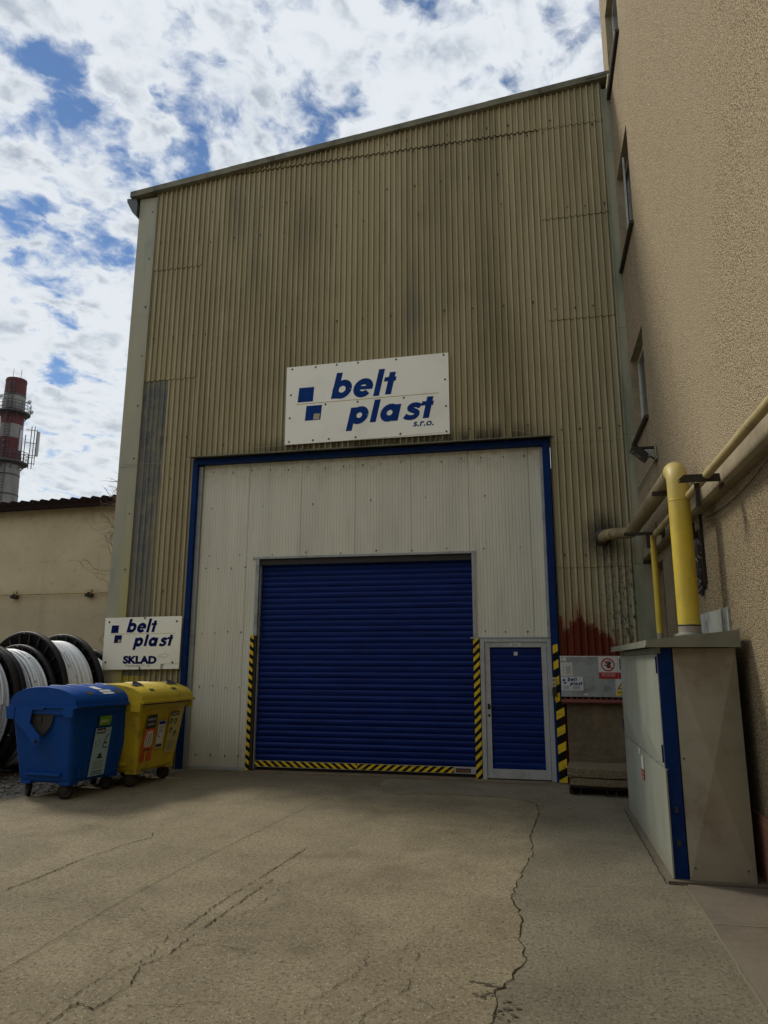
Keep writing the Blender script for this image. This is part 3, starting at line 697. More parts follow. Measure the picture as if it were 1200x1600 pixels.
def screws(mb, x0, x1, zf, y, step, m=M_screw, seed=0, jz=.02, r0=.011):
    r = random.Random(seed); x = x0
    while x < x1:
        z = (zf(x) if callable(zf) else zf)+r.uniform(-jz, jz); rr = r0*r.uniform(.8, 1.25)
        a = [(x+rr*cos(2*pi*k/6), y-.008, z+rr*sin(2*pi*k/6)) for k in range(6)]
        b_ = [(x+rr*1.5*cos(2*pi*k/6), y, z+rr*1.5*sin(2*pi*k/6)) for k in range(6)]
        mb.add(a+b_, [tuple(range(6))]+[(k, (k+1) % 6, 6+(k+1) % 6, 6+k) for k in range(6)], m)
        if r.random() < .7: mb.add([(x-rr*.8, y-.001, z), (x+rr*.8, y-.001, z), (x+rr*.3, y-.001, z-rr*r.uniform(2.5, 5)), (x-rr*.2, y-.001, z-rr*2.3)], [(0, 1, 2, 3)], m)
        x += step*r.uniform(.93, 1.07)
OX0, OX1, OZ = -5.84, .296, 5.235      # the blue-framed opening
FY = D+.026                            # valley plane; ridges come forward
# core walls (inner skin, sides, roof) so that the hall is a closed body
mb = MB()
yb = D+22
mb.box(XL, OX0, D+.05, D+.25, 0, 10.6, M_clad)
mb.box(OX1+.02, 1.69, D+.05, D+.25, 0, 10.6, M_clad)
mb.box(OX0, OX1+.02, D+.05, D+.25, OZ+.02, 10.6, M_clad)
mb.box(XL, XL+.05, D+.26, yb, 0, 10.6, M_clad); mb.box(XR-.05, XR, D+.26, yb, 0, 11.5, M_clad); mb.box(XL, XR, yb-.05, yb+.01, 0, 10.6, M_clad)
mb.box(OX0, OX1+.02, D+.40, D+.45, 0, OZ+.3, M_dark)
PH('wall_core', mb)
mb = MB()
YS = FY-.0
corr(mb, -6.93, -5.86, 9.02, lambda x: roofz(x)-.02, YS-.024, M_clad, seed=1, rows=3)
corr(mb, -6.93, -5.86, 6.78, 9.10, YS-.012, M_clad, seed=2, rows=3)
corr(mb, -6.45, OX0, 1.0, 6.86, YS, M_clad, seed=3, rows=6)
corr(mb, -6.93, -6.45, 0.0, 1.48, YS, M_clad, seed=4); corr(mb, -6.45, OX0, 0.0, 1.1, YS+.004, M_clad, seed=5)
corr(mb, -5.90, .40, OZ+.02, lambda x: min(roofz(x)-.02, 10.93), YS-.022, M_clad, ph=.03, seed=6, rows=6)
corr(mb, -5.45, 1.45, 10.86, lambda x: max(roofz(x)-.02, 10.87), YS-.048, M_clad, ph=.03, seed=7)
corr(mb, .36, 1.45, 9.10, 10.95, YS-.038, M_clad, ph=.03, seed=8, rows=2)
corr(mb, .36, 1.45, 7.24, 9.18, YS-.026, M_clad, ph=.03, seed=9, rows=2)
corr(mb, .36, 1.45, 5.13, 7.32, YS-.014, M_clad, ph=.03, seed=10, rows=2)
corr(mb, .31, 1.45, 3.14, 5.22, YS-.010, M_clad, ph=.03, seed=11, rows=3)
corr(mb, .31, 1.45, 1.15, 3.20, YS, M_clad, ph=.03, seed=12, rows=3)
for z in (9.9, 7.9, 5.95): screws(mb, -6.8, -5.9, z-.3, YS-.045, .42, seed=int(z*3))
for z in (10.1, 9.5, 7.6, 5.45): screws(mb, -5.75, .3, (lambda x, z=z: z+(.0 if z < 10 else max(0, (x+5.5)*.0))), YS-.045, .49, seed=int(z*7))
screws(mb, -3.6, 1.4, 10.80, YS-.06, .29, seed=5); screws(mb, -3.4, 1.4, 11.03, YS-.06, .36, seed=6)
for z in (9.28, 7.42, 5.33): screws(mb, .5, 1.4, z, YS-.06, .30, seed=int(z*5))
for z in (3.34, 2.2): screws(mb, .45, 1.4, z, YS-.03, .33, seed=int(z*9))
for z in (4.9, 2.9): screws(mb, -6.7, -5.9, z, YS-.03, .45, seed=int(z*9))
PH('corrugated_cladding', mb)
mb = MB(); corr(mb, -6.94, -6.45, 1.45, 6.80, YS+.003, M_patch, seed=14, rows=5)
o = PH('cladding_patch', mb); tag(o, 'blue-grey corrugated patch sheet beside the left corner')
# corner flashings with joints
def flashing(x0, x1, joints, side, name, top):
    mb = MB(); zs = [0]+joints+[top]
    for k in range(len(zs)-1):
        a, b_ = zs[k], zs[k+1]-.004; e = .002*(k % 2)
        mb.box(x0, x1, D-.012-e, D+.03, a, b_, M_flash)
        if side: mb.box(x0-.004-e, x0+.03, D+.031, D+.30, a, b_, M_flash)
        mb.box(x1-.022 if side else x0, x1 if side else x0+.02, D-.026-e, D-.0125-e, a, b_, M_flash)
    for z in range(1, 11): screws(mb, (x0+x1)/2+.1, (x0+x1)/2+.12, z+.3, D-.014, 1, seed=z)
    return PH(name, mb)
flashing(-7.31, -6.93, [5.15, 8.1], True, 'corner_flashing', 10.62)
flashing(1.45, 1.592, [3.17, 5.2, 7.0, 10.25], False, 'corner_flashing', 11.5)
mb = MB(); mb.box(1.455, 1.699, D-.03, D+.03, 0, 3.16, M_flash); PH('corner_flashing', mb)
# roof edge
mb = MB()
for k, (a, b_) in enumerate(((-7.47, -5.4), (-5.4, -2.9), (-2.9, -.5), (-.5, 1.56))):
    za, zb = roofz(a), roofz(b_); e = .004*(k % 2)
    y0, y1 = D-.125-e, D+.26
    vs = [(a, y0, za-.055), (b_, y0, zb-.055), (b_, y1, zb-.055), (a, y1, za-.055), (a, y0, za+.06), (b_, y0, zb+.06), (b_, y1, zb+.06), (a, y1, za+.06)]
    mb.add(vs, [(0, 1, 2, 3), (4, 5, 6, 7), (0, 1, 5, 4), (1, 2, 6, 5), (2, 3, 7, 6), (3, 0, 4, 7)], M_roof)
vs = [(-7.47, D+.27, roofz(-7.47)+.0), (1.56, D+.27, roofz(1.56)+.0), (1.56, yb, roofz(1.56)), (-7.47, yb, roofz(-7.47))]
mb.add(vs+[(v[0], v[1], v[2]+.06) for v in vs], [(0, 1, 2, 3), (4, 5, 6, 7), (0, 1, 5, 4), (1, 2, 6, 5), (2, 3, 7, 6), (3, 0, 4, 7)], M_roof)
mb.add([(1.2, D-.14, roofz(1.2)-.02), (1.6, D-.14, roofz(1.6)-.0), (1.6, D-.14, roofz(1.6)+.05), (1.2, D-.14, roofz(1.2)+.03), (1.2, D-.12, roofz(1.2)-.02), (1.6, D-.12, roofz(1.6)-.0), (1.6, D-.12, roofz(1.6)+.05), (1.2, D-.12, roofz(1.2)+.03)], [(0, 1, 2, 3), (4, 5, 6, 7), (0, 1, 5, 4), (1, 2, 6, 5), (2, 3, 7, 6), (3, 0, 4, 7)], M_roof)
PH('roof_edge', mb)
mb = MB(); mb.prism([(-7.56, 10.62), (-7.55, 10.54), (-7.42, 10.30), (-7.33, 10.22), (-7.325, 10.48), (-7.36, 10.60)], 'y', D-.08, D+12, M_gutter); PH('gutter', mb)
# blue frame round the opening
mb = MB()
RY = D+.10       # recessed panel plane
mb.box(OX0, OX0+.088, D-.03, RY+.03, 0, OZ-.12, M_blueframe); mb.box(OX0+.089, OX0+.16, RY-.05, RY+.03, 0, OZ-.14, M_galv)
mb.box(OX1-.11, OX1, D-.03, RY+.03, 0, OZ-.12, M_blueframe); mb.box(OX1-.155, OX1-.111, RY-.045, RY+.03, 2.09, OZ-.14, M_galv)
mb.box(OX0, OX1, D-.03, RY+.03, OZ-.118, OZ-.030, M_blueframe)
PH('blue_door_frame', mb)
mb = MB(); q0, q1 = OX0-.02, OX1+.02
mb.prism([(D-.17, OZ-.022), (D-.17, OZ-.006), (D+.03, OZ+.035), (D+.03, OZ+.015)], 'x', q0, q1, M_roof)
PH('drip_edge', mb)
# white sandwich panels with shallow ribs
SX = [OX0+.16, -4.81, -3.86, -2.91, -1.96, -1.01, -.045, OX1-.11]
RX0, RX1, RZ = -4.63, -.985, 3.42     # hole for the roller shutter
mb = MB()
def panel(x0, x1, z0, z1, ref=None):
    vs = []; fs = []; xs = []; w = .0532; k0 = ref if ref is not None else x0; x = k0+.0025
    while x < x1:
        for xx, dy in ((x, .0035), (x+w*.10, 0.0), (x+w*.86, 0.0), (x+w*.97, .0035)):
            if x0+.002 <= xx <= x1-.002: xs.append((xx, dy))
        x += w
    xs = [(x0+.0025, xs[0][1])]+xs+[(x1-.0025, xs[-1][1])]
    for z in (z0, z1):
        for xx, dy in xs: vs.append((xx, RY+dy, z))
    k = len(xs)
    for i in range(k-1): fs.append((i, i+1, k+i+1, k+i))
    mb.add(vs, fs, M_panel)
    mb.box(x0+.0025, x1-.0025, RY+.006, RY+.055, z0, z1, M_panel)
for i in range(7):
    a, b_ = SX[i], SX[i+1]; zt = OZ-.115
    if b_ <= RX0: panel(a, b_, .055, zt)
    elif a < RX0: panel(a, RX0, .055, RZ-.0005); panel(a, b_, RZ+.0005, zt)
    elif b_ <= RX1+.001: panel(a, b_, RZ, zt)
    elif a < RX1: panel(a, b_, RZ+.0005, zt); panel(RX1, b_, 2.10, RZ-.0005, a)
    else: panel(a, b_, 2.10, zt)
for z, st in ((4.98, .34), (4.35, .95), (3.5, .6)): screws(mb, -5.5, .1, z, RY-.001, st, seed=int(z*11), r0=.008)
for z in (3.3, 2.2, 1.3, .22): screws(mb, -5.55, -4.7, z, RY-.001, .24, seed=int(z*13)+3, r0=.008)
screws(mb, -.8, .15, 2.18, RY-.001, .33, seed=77, r0=.008)
PH('sandwich_panel', mb)
mb = MB(); mb.box(SX[0]-.05, RX0, RY-.004, RY+.06, .012, .054, M_galv); mb.box(OX0-.05, OX1+.05, D-.03, D+.25, -.05, .011, M_rawc)
PH('base_trim', mb)
mb = MB()   # light trim round the shutter hole
mb.box(RX0-.055, RX1+.055, RY-.022, RY+.02, RZ, RZ+.035, M_galv)
mb.box(RX0, RX0+.06, RY-.018, RY+.05, 2.14, RZ-.002, M_galv); mb.box(RX1, RX1+.055, RY-.018, RY+.03, 2.10, RZ-.002, M_galv)
mb.box(-1.03, .29, RY-.03, RY+.03, 2.075, 2.099, M_galv)
PH('shutter_trim', mb)
# roller shutter
mb = MB(); zb_, zt_ = .165, RZ+.02; pitch = .0925; y0 = RY+.115
vs = []; k = 0; prof = []
z = zb_; j = 0
while z < zt_:
    dpt = .022 if j % 2 == 0 else .015
    for t, dy in ((0, .0), (.06, .35), (.16, .62), (.34, .92), (.5, 1.0), (.66, .92), (.84, .62), (.93, .3)):
        prof.append((z+t*pitch, y0-dy*dpt))
    z += pitch; j += 1
n = len(prof)
for xx in (RX0+.07, RX1-.005): vs += [(xx, y, z) for z, y in prof]
mb.add(vs, [(i, i+1, n+i+1, n+i) for i in range(n-1)], M_roller, True)
shut = PH('roller_shutter', mb)
mb = MB(); mb.box(RX0+.07, RX1-.01, y0-.035, y0+.02, .062, .158, M_alu)
mb.box(RX0+.07, RX1-.35, y0-.0375, y0-.0352, .070, .156, M_haz_bl)
bar = mb.build('bottom_bar', shut)
mb = MB(); mb.box(-2.85, RX1-.35, y0-.0400, y0-.0376, .070, .156, M_haz_br); mb.build('hazard_tape', bar) if False else mb.build('hazard_tape', shut)
mb = MB(); mb.box(-1.32, -1.06, y0-.0385, y0-.0353, .072, .148, M_alu); mb.box(-1.30, -1.075, y0-.0400, y0-.0387, .080, .140, M_ink)
M_orangeink = mat('orange_lettering', color=(.35, .10, .03), rough=.5)
text(mb, 'HÖRMANN', -1.285, .094, .036, M_orangeink, lambda u, v, l: (u, y0-.0405, v), bold=.02, width=.195)
mb.build('maker_plate', shut)
mb = MB(); mb.box(RX0+.0, RX0+.055, RY-.002, RY+.12, .03, 2.13, M_dark); mb.box(RX0+.056, RX0+.075, RY+.05, y0+.02, .03, RZ-.01, M_galv)
mb.box(RX0+.056, RX1, RY+.02, RY+.06, RZ-.10, RZ-.005, M_dark); mb.box(RX0, RX1+.1, y0+.03, y0+.05, 0, RZ+.1, M_dark)
mb.build('guide_rail', shut)
mb = MB(); mb.box(RX0-.045, RX0+.015, RY-.030, RY-.006, .02, 2.15, M_haz_l); tag(PH('hazard_strip', mb), 'thin yellow-black strip left of the roller shutter')
mb = MB(); mb.box(RX1-.005, RX1+.09, RY-.034, RY+.1, .01, 2.072, M_haz_r); tag(PH('hazard_strip', mb), 'yellow-black strip between roller shutter and door')
mb = MB()
mb.box(OX1-.088, OX1-.015, D-.036, D-.031, 1.16, 1.985, M_haz_c); mb.box(OX1-.078, OX1+.04, D-.048, D-.037, .02, 1.155, M_haz_c)
mb.box(OX1-.002, OX1+.04, D-.036, D+.02, .02, 1.155, M_blueframe)
tag(PH('hazard_strip', mb), 'wide yellow-black strip on the blue column right of the door')
# man door
mb = MB(); dx0, dx1, dz = -.885, .185, 2.07
mb.box(dx0, dx0+.065, RY-.03, RY+.08, .012, dz, M_alu); mb.box(dx1-.065, dx1, RY-.03, RY+.08, .012, dz, M_alu); mb.box(dx0+.066, dx1-.066, RY-.03, RY+.08, dz-.045, dz, M_alu)
door = PH('door', mb)
mb = MB(); lx0, lx1, lz0, lz1 = dx0+.071, dx1-.071, .03, dz-.05
mb.box(lx0, lx0+.075, RY-.015, RY+.04, lz0, lz1, M_alu); mb.box(lx1-.075, lx1, RY-.015, RY+.04, lz0, lz1, M_alu)
mb.box(lx0+.076, lx1-.076, RY-.015, RY+.04, lz0, lz0+.13, M_alu); mb.box(lx0+.076, lx1-.076, RY-.015, RY+.04, lz1-.075, lz1, M_alu)
mb.build('leaf_frame', door)
mb = MB(); prof = []; z = lz0+.13
while z < lz1-.08:
    for t, dy in ((0, 0), (.06, .5), (.2, .8), (.5, 1), (.8, .8), (.94, .4)): prof.append((z+t*.0925, RY+.025-dy*.010))
    z += .0925
prof.append((lz1-.07, RY+.025)); n = len(prof); vs = []
for xx in (lx0+.07, lx1-.07): vs += [(xx, y, z) for z, y in prof]
mb.add(vs, [(i, i+1, n+i+1, n+i) for i in range(n-1)], M_roller, True)
mb.build('leaf_panel', door)
mb = MB(); hx = lx0+.04
mb.bbox(hx-.016, hx+.016, RY-.024, RY-.0155, 1.02, 1.10, M_black, .003); mb.tube([(hx, RY-.02, 1.06), (hx, RY-.06, 1.06)], .010, M_black, 8)
mb.tube([(hx-.005, RY-.06, 1.06), (hx+.02, RY-.064, 1.06), (hx+.085, RY-.06, 1.058)], .010, M_black, 8)
mb.build('handle', door)
mb = MB(); mb.lathe([(.0, -.014), (.016, -.012), (.02, 0)], M_black, (hx, RY-.0155, .93), 'y', 14); mb.build('lock_cylinder', door)
mb = MB(); mx = (dx0+dx1)/2; mb.box(mx-.085, mx+.085, RY-.0185, RY-.0155, lz1-.062, lz1-.012, M_paper)
text(mb, 'SKLAD', mx, lz1-.05, .030, M_ink, lambda u, v, l: (u, RY-.0190, v), bold=.015, width=.10, align='CENTER'); mb.build('door_plate', door)
mb = MB(); mb.box(mx-.025, mx+.030, RY+.010, RY+.0135, lz1-.20, lz1-.145, M_paper); ribbon(mb, arc(mx, lz1-.172, .015, 30, 330, 10), .005, M_inkgrey, lambda u, v, l: (u, RY+.0095, v)); mb.build('sticker', door)
mb = MB(); mb.add([(dx0-.12, RY-.32, .0075), (OX1+.05, RY-.26, .0075), (OX1+.05, RY-.04, .0125), (dx0-.12, RY-.04, .0125)], [(0, 1, 2, 3)], M_rawc); mb.box(dx0, dx1, RY-.02, RY+.1, .0115, .028, M_dark); mb.build('threshold', door)
mb = MB(); mb.bbox(.165, .235, D-.066, D-.037, 1.36, 1.50, M_cream, .006); mb.bbox(.175, .24, D-.070, D-.037, 1.23, 1.345, M_iron, .006)
for z in (1.46, 1.40): mb.box(.185, .215, D-.068, D-.0662, z-.012, z+.012, M_inkgrey)
tag(mb.build('intercom'), 'small cream and brown doorbell box on the blue column', 'doorbell')
# plinth under the cladding at the right
mb = MB(); mb.box(.372, 1.69, D-.04, D+.045, 0, 1.12, M_rawc)
r_ = random.Random(8)
PH('concrete_plinth', mb)
mb = MB(); pr = []
for k in range(9): a = radians(-90+k*22.5*.9); pr.append((D-.05-.055*cos(a)-.03, 1.155+.035*sin(a)))
pr += [(D+.02, 1.20), (D+.02, 1.125)]
mb.prism(pr, 'x', .30, 1.69, M_redsteel, False)
for i in range(16):
    x = .36+i*.083; mb.prism([(x-.02, 1.19), (x+.02, 1.19), (x+.006, 1.222), (x-.006, 1.222)], 'y', D-.07, D-.035, M_redsteel)
tag(PH('steel_ledge', mb), 'red-oxide steel ledge above the concrete plinth')

# ================================================================== SIGNS
def bar_(mb, x, z, w, h, m, P3, l, sh): poly(mb, [(x+sh*0, z), (x+w, z), (x+w+sh*h, z+h), (x+sh*h, z+h)], m, P3, l)
def logo(mb, ox, oz, k, P3, blue, line=True, sro=True, gold=M_gold, sq=M_beige):
    SH = .22
    def T(u, v): return (ox+k*u, oz+k*v)
    def Q(u, v, l): a = T(u, v); return P3(a[0], a[1], l)
    def glyph(x0, base): return lambda u, v, l: Q(x0+u+SH*v, base+v, l)
    E_ = 1
    poly(mb, [(.205, .757), (.484, .76), (.503, 1.025), (.231, 1.023)], blue, Q, 0)
    poly(mb, [(.346, .415), (.625, .420), (.651, .684), (.369, .684)], blue, Q, 0)
    poly(mb, [(.497, .429), (.604, .430), (.613, .534), (.506, .533)], sq, Q, E_)
    if line: poly(mb, [(.173, .718), (2.672, .739), (2.672, .750), (.173, .729)], gold, Q, 0)
    def ringp(cx, cy, r, w, a0, a1, g_, l): ribbon(mb, arc(cx, cy, r-w/2, a0, a1, 36), w, blue, g_, l)
    # belt
    xh = .325; R_ = xh/2; w = .110
    b_ = glyph(.804, .778)
    bar_(mb, 0, 0, .108, .468, blue, b_, 0, 0); ringp(.165, R_, R_+.008, w, 0, 360, b_, 2)
    e = glyph(1.163, .774); ringp(.178, R_, R_+.008, w, 8, 322, e, 2); poly(mb, [(.06, R_-.030), (.343, R_-.030), (.347, R_+.034), (.06, R_+.034)], blue, e, 3)
    l_ = glyph(1.548, .771); bar_(mb, 0, 0, .105, .480, blue, l_, 0, 0)
    t = glyph(1.754, .784); bar_(mb, 0, 0, .106, .398, blue, t, 0, 0); poly(mb, [(-.068, .235), (.135, .235), (.135, .312), (-.068, .312)], blue, t, 2)
    # plast
    xh = .30; R_ = xh/2
    p = glyph(1.105, .302); poly(mb, [(0, -.122), (.104, -.122), (.104, .292), (0, .292)], blue, p, 0); ringp(.175, R_-.002, R_+.008, w, 0, 360, p, 2)
    l_ = glyph(1.493, .309); bar_(mb, 0, 0, .105, .398, blue, l_, 0, 0)
    a = glyph(1.640, .306); ringp(.165, R_, R_+.008, w, 0, 360, a, 2); poly(mb, [(.238, 0), (.335, 0), (.335, .292), (.238, .292)], blue, a, 3)
    s_ = glyph(2.060, .306); r1 = .080; path = arc(.14, xh-.082, r1-.033+.012, 40, 258, 12)+arc(.135, .088, r1-.02, 82, -138, 14)
    path = [(.225, .238)]+arc(.135, .220, .047, 62, 250, 10)+arc(.135, .085, .052, 70, -120, 10)+[(.03, .062)]
    path = []
    for i in range(25):
        q = i/24; path.append((.135+.085*cos(radians(35+215*q)) if q < .5 else 0, 0))
    path = [(.235, .225), (.20, .245), (.155, .256), (.105, .250), (.078, .222), (.085, .190), (.12, .168), (.165, .148), (.20, .118), (.202, .080), (.17, .048), (.12, .038), (.07, .046), (.025, .072)]
    sm = []
    for i in range(len(path)-1):
        p0, p1, p2, p3 = path[max(i-1, 0)], path[i], path[i+1], path[min(i+2, len(path)-1)]
        for j in range(4):
            q = j/4; sm.append(tuple(.5*((2*p1[c])+(-p0[c]+p2[c])*q+(2*p0[c]-5*p1[c]+4*p2[c]-p3[c])*q*q+(-p0[c]+3*p1[c]-3*p2[c]+p3[c])*q**3) for c in (0, 1)))
    sm.append(path[-1]); sm = [(p_[0]*1.14-.012, p_[1]) for p_ in sm]; ribbon(mb, sm, .088, blue, s_, 2)
    t = glyph(2.396, .318); bar_(mb, 0, 0, .106, .375, blue, t, 0, 0); poly(mb, [(-.068, .222), (.13, .222), (.13, .296), (-.068, .296)], blue, t, 2)
    if sro: text(mb, 's.r.o.', 2.235, .188, .165, blue, Q, 1, shear=.2, bold=.025, width=.345)
def bolts(root, pts, P3, r=.014):
    for u, v in pts:
        mb = MB()
        a = [P3(u+r*cos(2*pi*k/8), v+r*sin(2*pi*k/8), 24) for k in range(8)]; b_ = [P3(u+r*1.4*cos(2*pi*k/8), v+r*1.4*sin(2*pi*k/8), 1) for k in range(8)]
        mb.add(a+b_, [tuple(range(8))]+[(k, (k+1) % 8, 8+(k+1) % 8, 8+k) for k in range(8)], M_screw); mb.build('bolt', root)
# large sign above the shutter
SY = D-.062
big = thing('company_sign', 'large white company sign with blue lettering high above the roller door', 'sign', (-4.125, SY, 5.365))
a_t = radians(.25)
def PB(u, v, l): return (u*1.0+.0, -.003-.0004*l, v+u*.006)
mb = MB(); W_, H_ = 2.845, 1.425
vs = [(-.006, 0, 0), (W_, 0, .016), (W_-.003, 0, 1.444), (-.010, 0, 1.422)]
mb.add(vs+[(v[0], .02, v[2]) for v in vs], [(0, 1, 2, 3), (4, 5, 6, 7), (0, 1, 5, 4), (1, 2, 6, 5), (2, 3, 7, 6), (3, 0, 4, 7)], M_signw)
mb.build('sign_board', big)
mb = MB(); logo(mb, 0, -.004, 1.0, lambda u, v, l: (u, -.002-.0004*l, v), M_signblue); mb.build('lettering', big)
bolts(big, [(.09, 1.38), (.52, 1.385), (.90, 1.395), (1.28, 1.40), (1.95, 1.40), (2.76, 1.41), (2.78, .97), (2.79, .50), (2.79, .06), (2.02, .07), (1.25, .06), (.78, .06), (.5, .055), (.07, .05), (.07, .48), (.08, .90), (1.28, .69), (.71, .685), (2.08, .70)], lambda u, v, l: (u, -.0005*l, v), .013)
# standoff battens behind
mb = MB(); mb.box(.1, 2.7, .021, .042, .2, .24, M_galv); mb.build('batten', big)
mb = MB(); mb.box(.1, 2.7, .021, .042, 1.15, 1.19, M_galv); mb.build('batten', big)
# small sign at the left corner
S0 = (-7.275, D-.075, 1.575)
sm_ = thing('company_sign', 'smaller white sign reading SKLAD with arrow, behind the yellow container', 'sign', S0)
mb = MB(); vs = [(0, 0, 0), (1.42, 0, .022), (1.423, 0, .892), (-.008, 0, .872)]
mb.add(vs+[(v[0], .02, v[2]) for v in vs], [(0, 1, 2, 3), (4, 5, 6, 7), (0, 1, 5, 4), (1, 2, 6, 5), (2, 3, 7, 6), (3, 0, 4, 7)], M_signw); mb.build('sign_board', sm_)
mb = MB(); P2 = lambda u, v, l: (u, -.002-.0004*l, v)
logo(mb, .018, .242, .49, P2, M_navy, sro=False)
text(mb, 'SKLAD', .385, .110, .165, M_navy, P2, 1, bold=.058, width=.625)
text(mb, 'Provozní doba 7°° - 15°°', .445, .052, .052, M_inkgrey, P2, 1, width=.47)
ar = [(1.052, .222), (1.13, .222), (1.13, .185), (1.225, .238), (1.13, .290), (1.13, .254), (1.052, .254), (1.052, .222)]
ribbon(mb, ar, .006, M_beige, P2, 1)
mb.build('lettering', sm_)
mb = MB(); ribbon(mb, [(1.085, .10), (1.41, .108)], .005, M_beige, P2, 1); poly(mb, [(1.085, .02), (1.12, .02), (1.155, .098), (1.085, .098)], mat('grey_residue', color=(.30, .30, .27)), P2, 0); mb.build('tape_residue', sm_)
bolts(sm_, [(.075, .80), (.74, .862), (1.335, .805), (1.30, .125), (.705, .030), (.060, .125)], lambda u, v, l: (u, -.0005*l, v), .013)

# grey board with notices
EB = (.305, D-.075, 1.232)
eb = thing('notice_board', 'grey sheet-metal board covered with notices beside the blue column', 'notice board', EB)
mb = MB(); mb.bbox(0, 1.28, 0, .05, 0, .575, M_galv, .004); mb.box(-.004, 1.284, -.006, -.001, -.006, .016, M_galv); mb.box(-.004, 1.284, -.004, -.0005, .566, .580, M_paper)
ribbon(mb, [(.33, .09), (.46, .09), (.46, .28), (.33, .28), (.33, .09)], .004, M_inkgrey, lambda u, v, l: (u, -.002, v))
mb.build('board', eb)
PN = lambda u, v, l: (u, -.004-.0004*l, v)
def sheet(name, x0, x1, z0, z1, m, fn, tilt=0.0, lab=None):
    mb = MB(); mb.box(x0, x1, -.0035, -.0012, z0, z1, m); fn(mb); o = mb.build(name, eb); 
    if lab: tag(o, lab)
    return o
def f1(mb):
    text(mb, '———', .02, .515, .03, M_inkgrey, PN, width=.04)
    for k in range(3): ribbon(mb, [(.012, .522-.012*k), (.05, .522-.012*k)], .004, M_inkgrey, PN)
    poly(mb, [(.01, .55), (.05, .548), (.03, .565)], M_ink, PN)
sheet('notice', .004, .085, .505, .572, M_paper, f1)
def f2(mb):
    text(mb, 'PROVOZNÍ DOBA', .04, .455, .012, M_inkgrey, PN, width=.10)
    for k in range(7):
        ribbon(mb, [(.03, .425-.016*k), (.055, .425-.016*k)], .005, M_inkgrey, PN); ribbon(mb, [(.075, .425-.016*k), (.15, .425-.016*k)], .007, M_inkgrey, PN)
sheet('notice', .004, .172, .295, .485, M_paper, f2)
def f3(mb):
    logo(mb, .0, .125, .118, PN, M_navy, line=False, sro=False, sq=M_paper)
    for k in range(4):
        ribbon(mb, [(.03, .145-.013*k), (.12, .145-.013*k)], .005, M_inkgrey, PN); ribbon(mb, [(.16, .145-.013*k), (.27, .145-.013*k)], .006, M_inkgrey, PN)
sheet('notice', .004, .315, .085, .280, mat('blueish_paper', color=(.50, .54, .58), rough=.5), f3, lab='white company notice with blue lettering')
def prohib(cx, word, kind):
    def f(mb):
        x0 = cx-.133
        poly(mb, [(x0, .255), (x0+.266, .255), (x0+.266, .345), (x0, .345)], M_red, PN, 0)
        for k, wd in enumerate(word): text(mb, wd, cx, .315-.028*k, .022, M_paper, PN, 1, bold=.01, width=.19, align='CENTER')
        # black pictogram
        if kind == 'hand':
            poly(mb, arc(cx+.01, .435, .032, 0, 360, 16)[:-1], M_ink, PN, 0)
            for a, L in ((55, .075), (75, .085), (95, .085), (115, .075)):
                ribbon(mb, [(cx+.01+.02*cos(radians(a)), .435+.02*sin(radians(a))), (cx+.01+L*cos(radians(a)), .435+L*sin(radians(a)))], .015, M_ink, PN, 1)
            ribbon(mb, [(cx-.01, .43), (cx-.05, .455)], .015, M_ink, PN, 2)
        else:
            poly(mb, arc(cx, .500, .014, 0, 360, 12)[:-1], M_ink, PN, 0)
            ribbon(mb, [(cx, .485), (cx-.005, .43), (cx+.02, .39)], .024, M_ink, PN, 1); ribbon(mb, [(cx-.005, .43), (cx-.03, .40)], .018, M_ink, PN, 2); ribbon(mb, [(cx+.03, .47), (cx-.035, .455)], .012, M_ink, PN, 3)
        ribbon(mb, arc(cx, .455, .088, 0, 360, 40), .018, M_red, PN, 4); ribbon(mb, [(cx-.062, .517), (cx+.062, .393)], .016, M_red, PN, 5)
    return f
sheet('prohibition_sign', .545, .812, .255, .566, M_paper, prohib(.678, ['NEPOVOLANÝM', 'VSTUP ZAKÁZÁN'], 'hand'), lab='red prohibition sign with a black hand')
sheet('prohibition_sign', .818, 1.085, .255, .566, M_paper, prohib(.951, ['PRŮCHOD', 'ZAKÁZÁN'], 'man'), lab='red prohibition sign half hidden by the cabinet')
def f4(mb):
    PN = lambda u, v, l: (u-.092, -.004-.0004*l, v)
    poly(mb, [(.880, .105), (1.10, .105), (.99, .270)], M_ink, PN, 0); poly(mb, [(.902, .117), (1.078, .117), (.99, .250)], M_yel, PN, 1)
    poly(mb, [(.992, .225), (.97, .175), (.99, .180), (.982, .130), (1.01, .19), (.992, .186)], M_ink, PN, 2)
    poly(mb, [(.87, .005), (1.11, .005), (1.11, .090), (.87, .090)], M_yel, PN, 0)
    text(mb, 'NEBEZPEČÍ', .885, .055, .024, M_ink, PN, 1, bold=.02, width=.20); text(mb, 'ÚRAZU', .925, .018, .024, M_ink, PN, 1, bold=.02, width=.11)
sheet('warning_sign', .770, 1.023, .0, .250, M_paper, f4, lab='yellow triangle warning sign half hidden by the cabinet')
mb = MB(); mb.box(.31, .375, -.0035, -.0012, .010, .040, M_paper); mb.build('label_strip', eb)

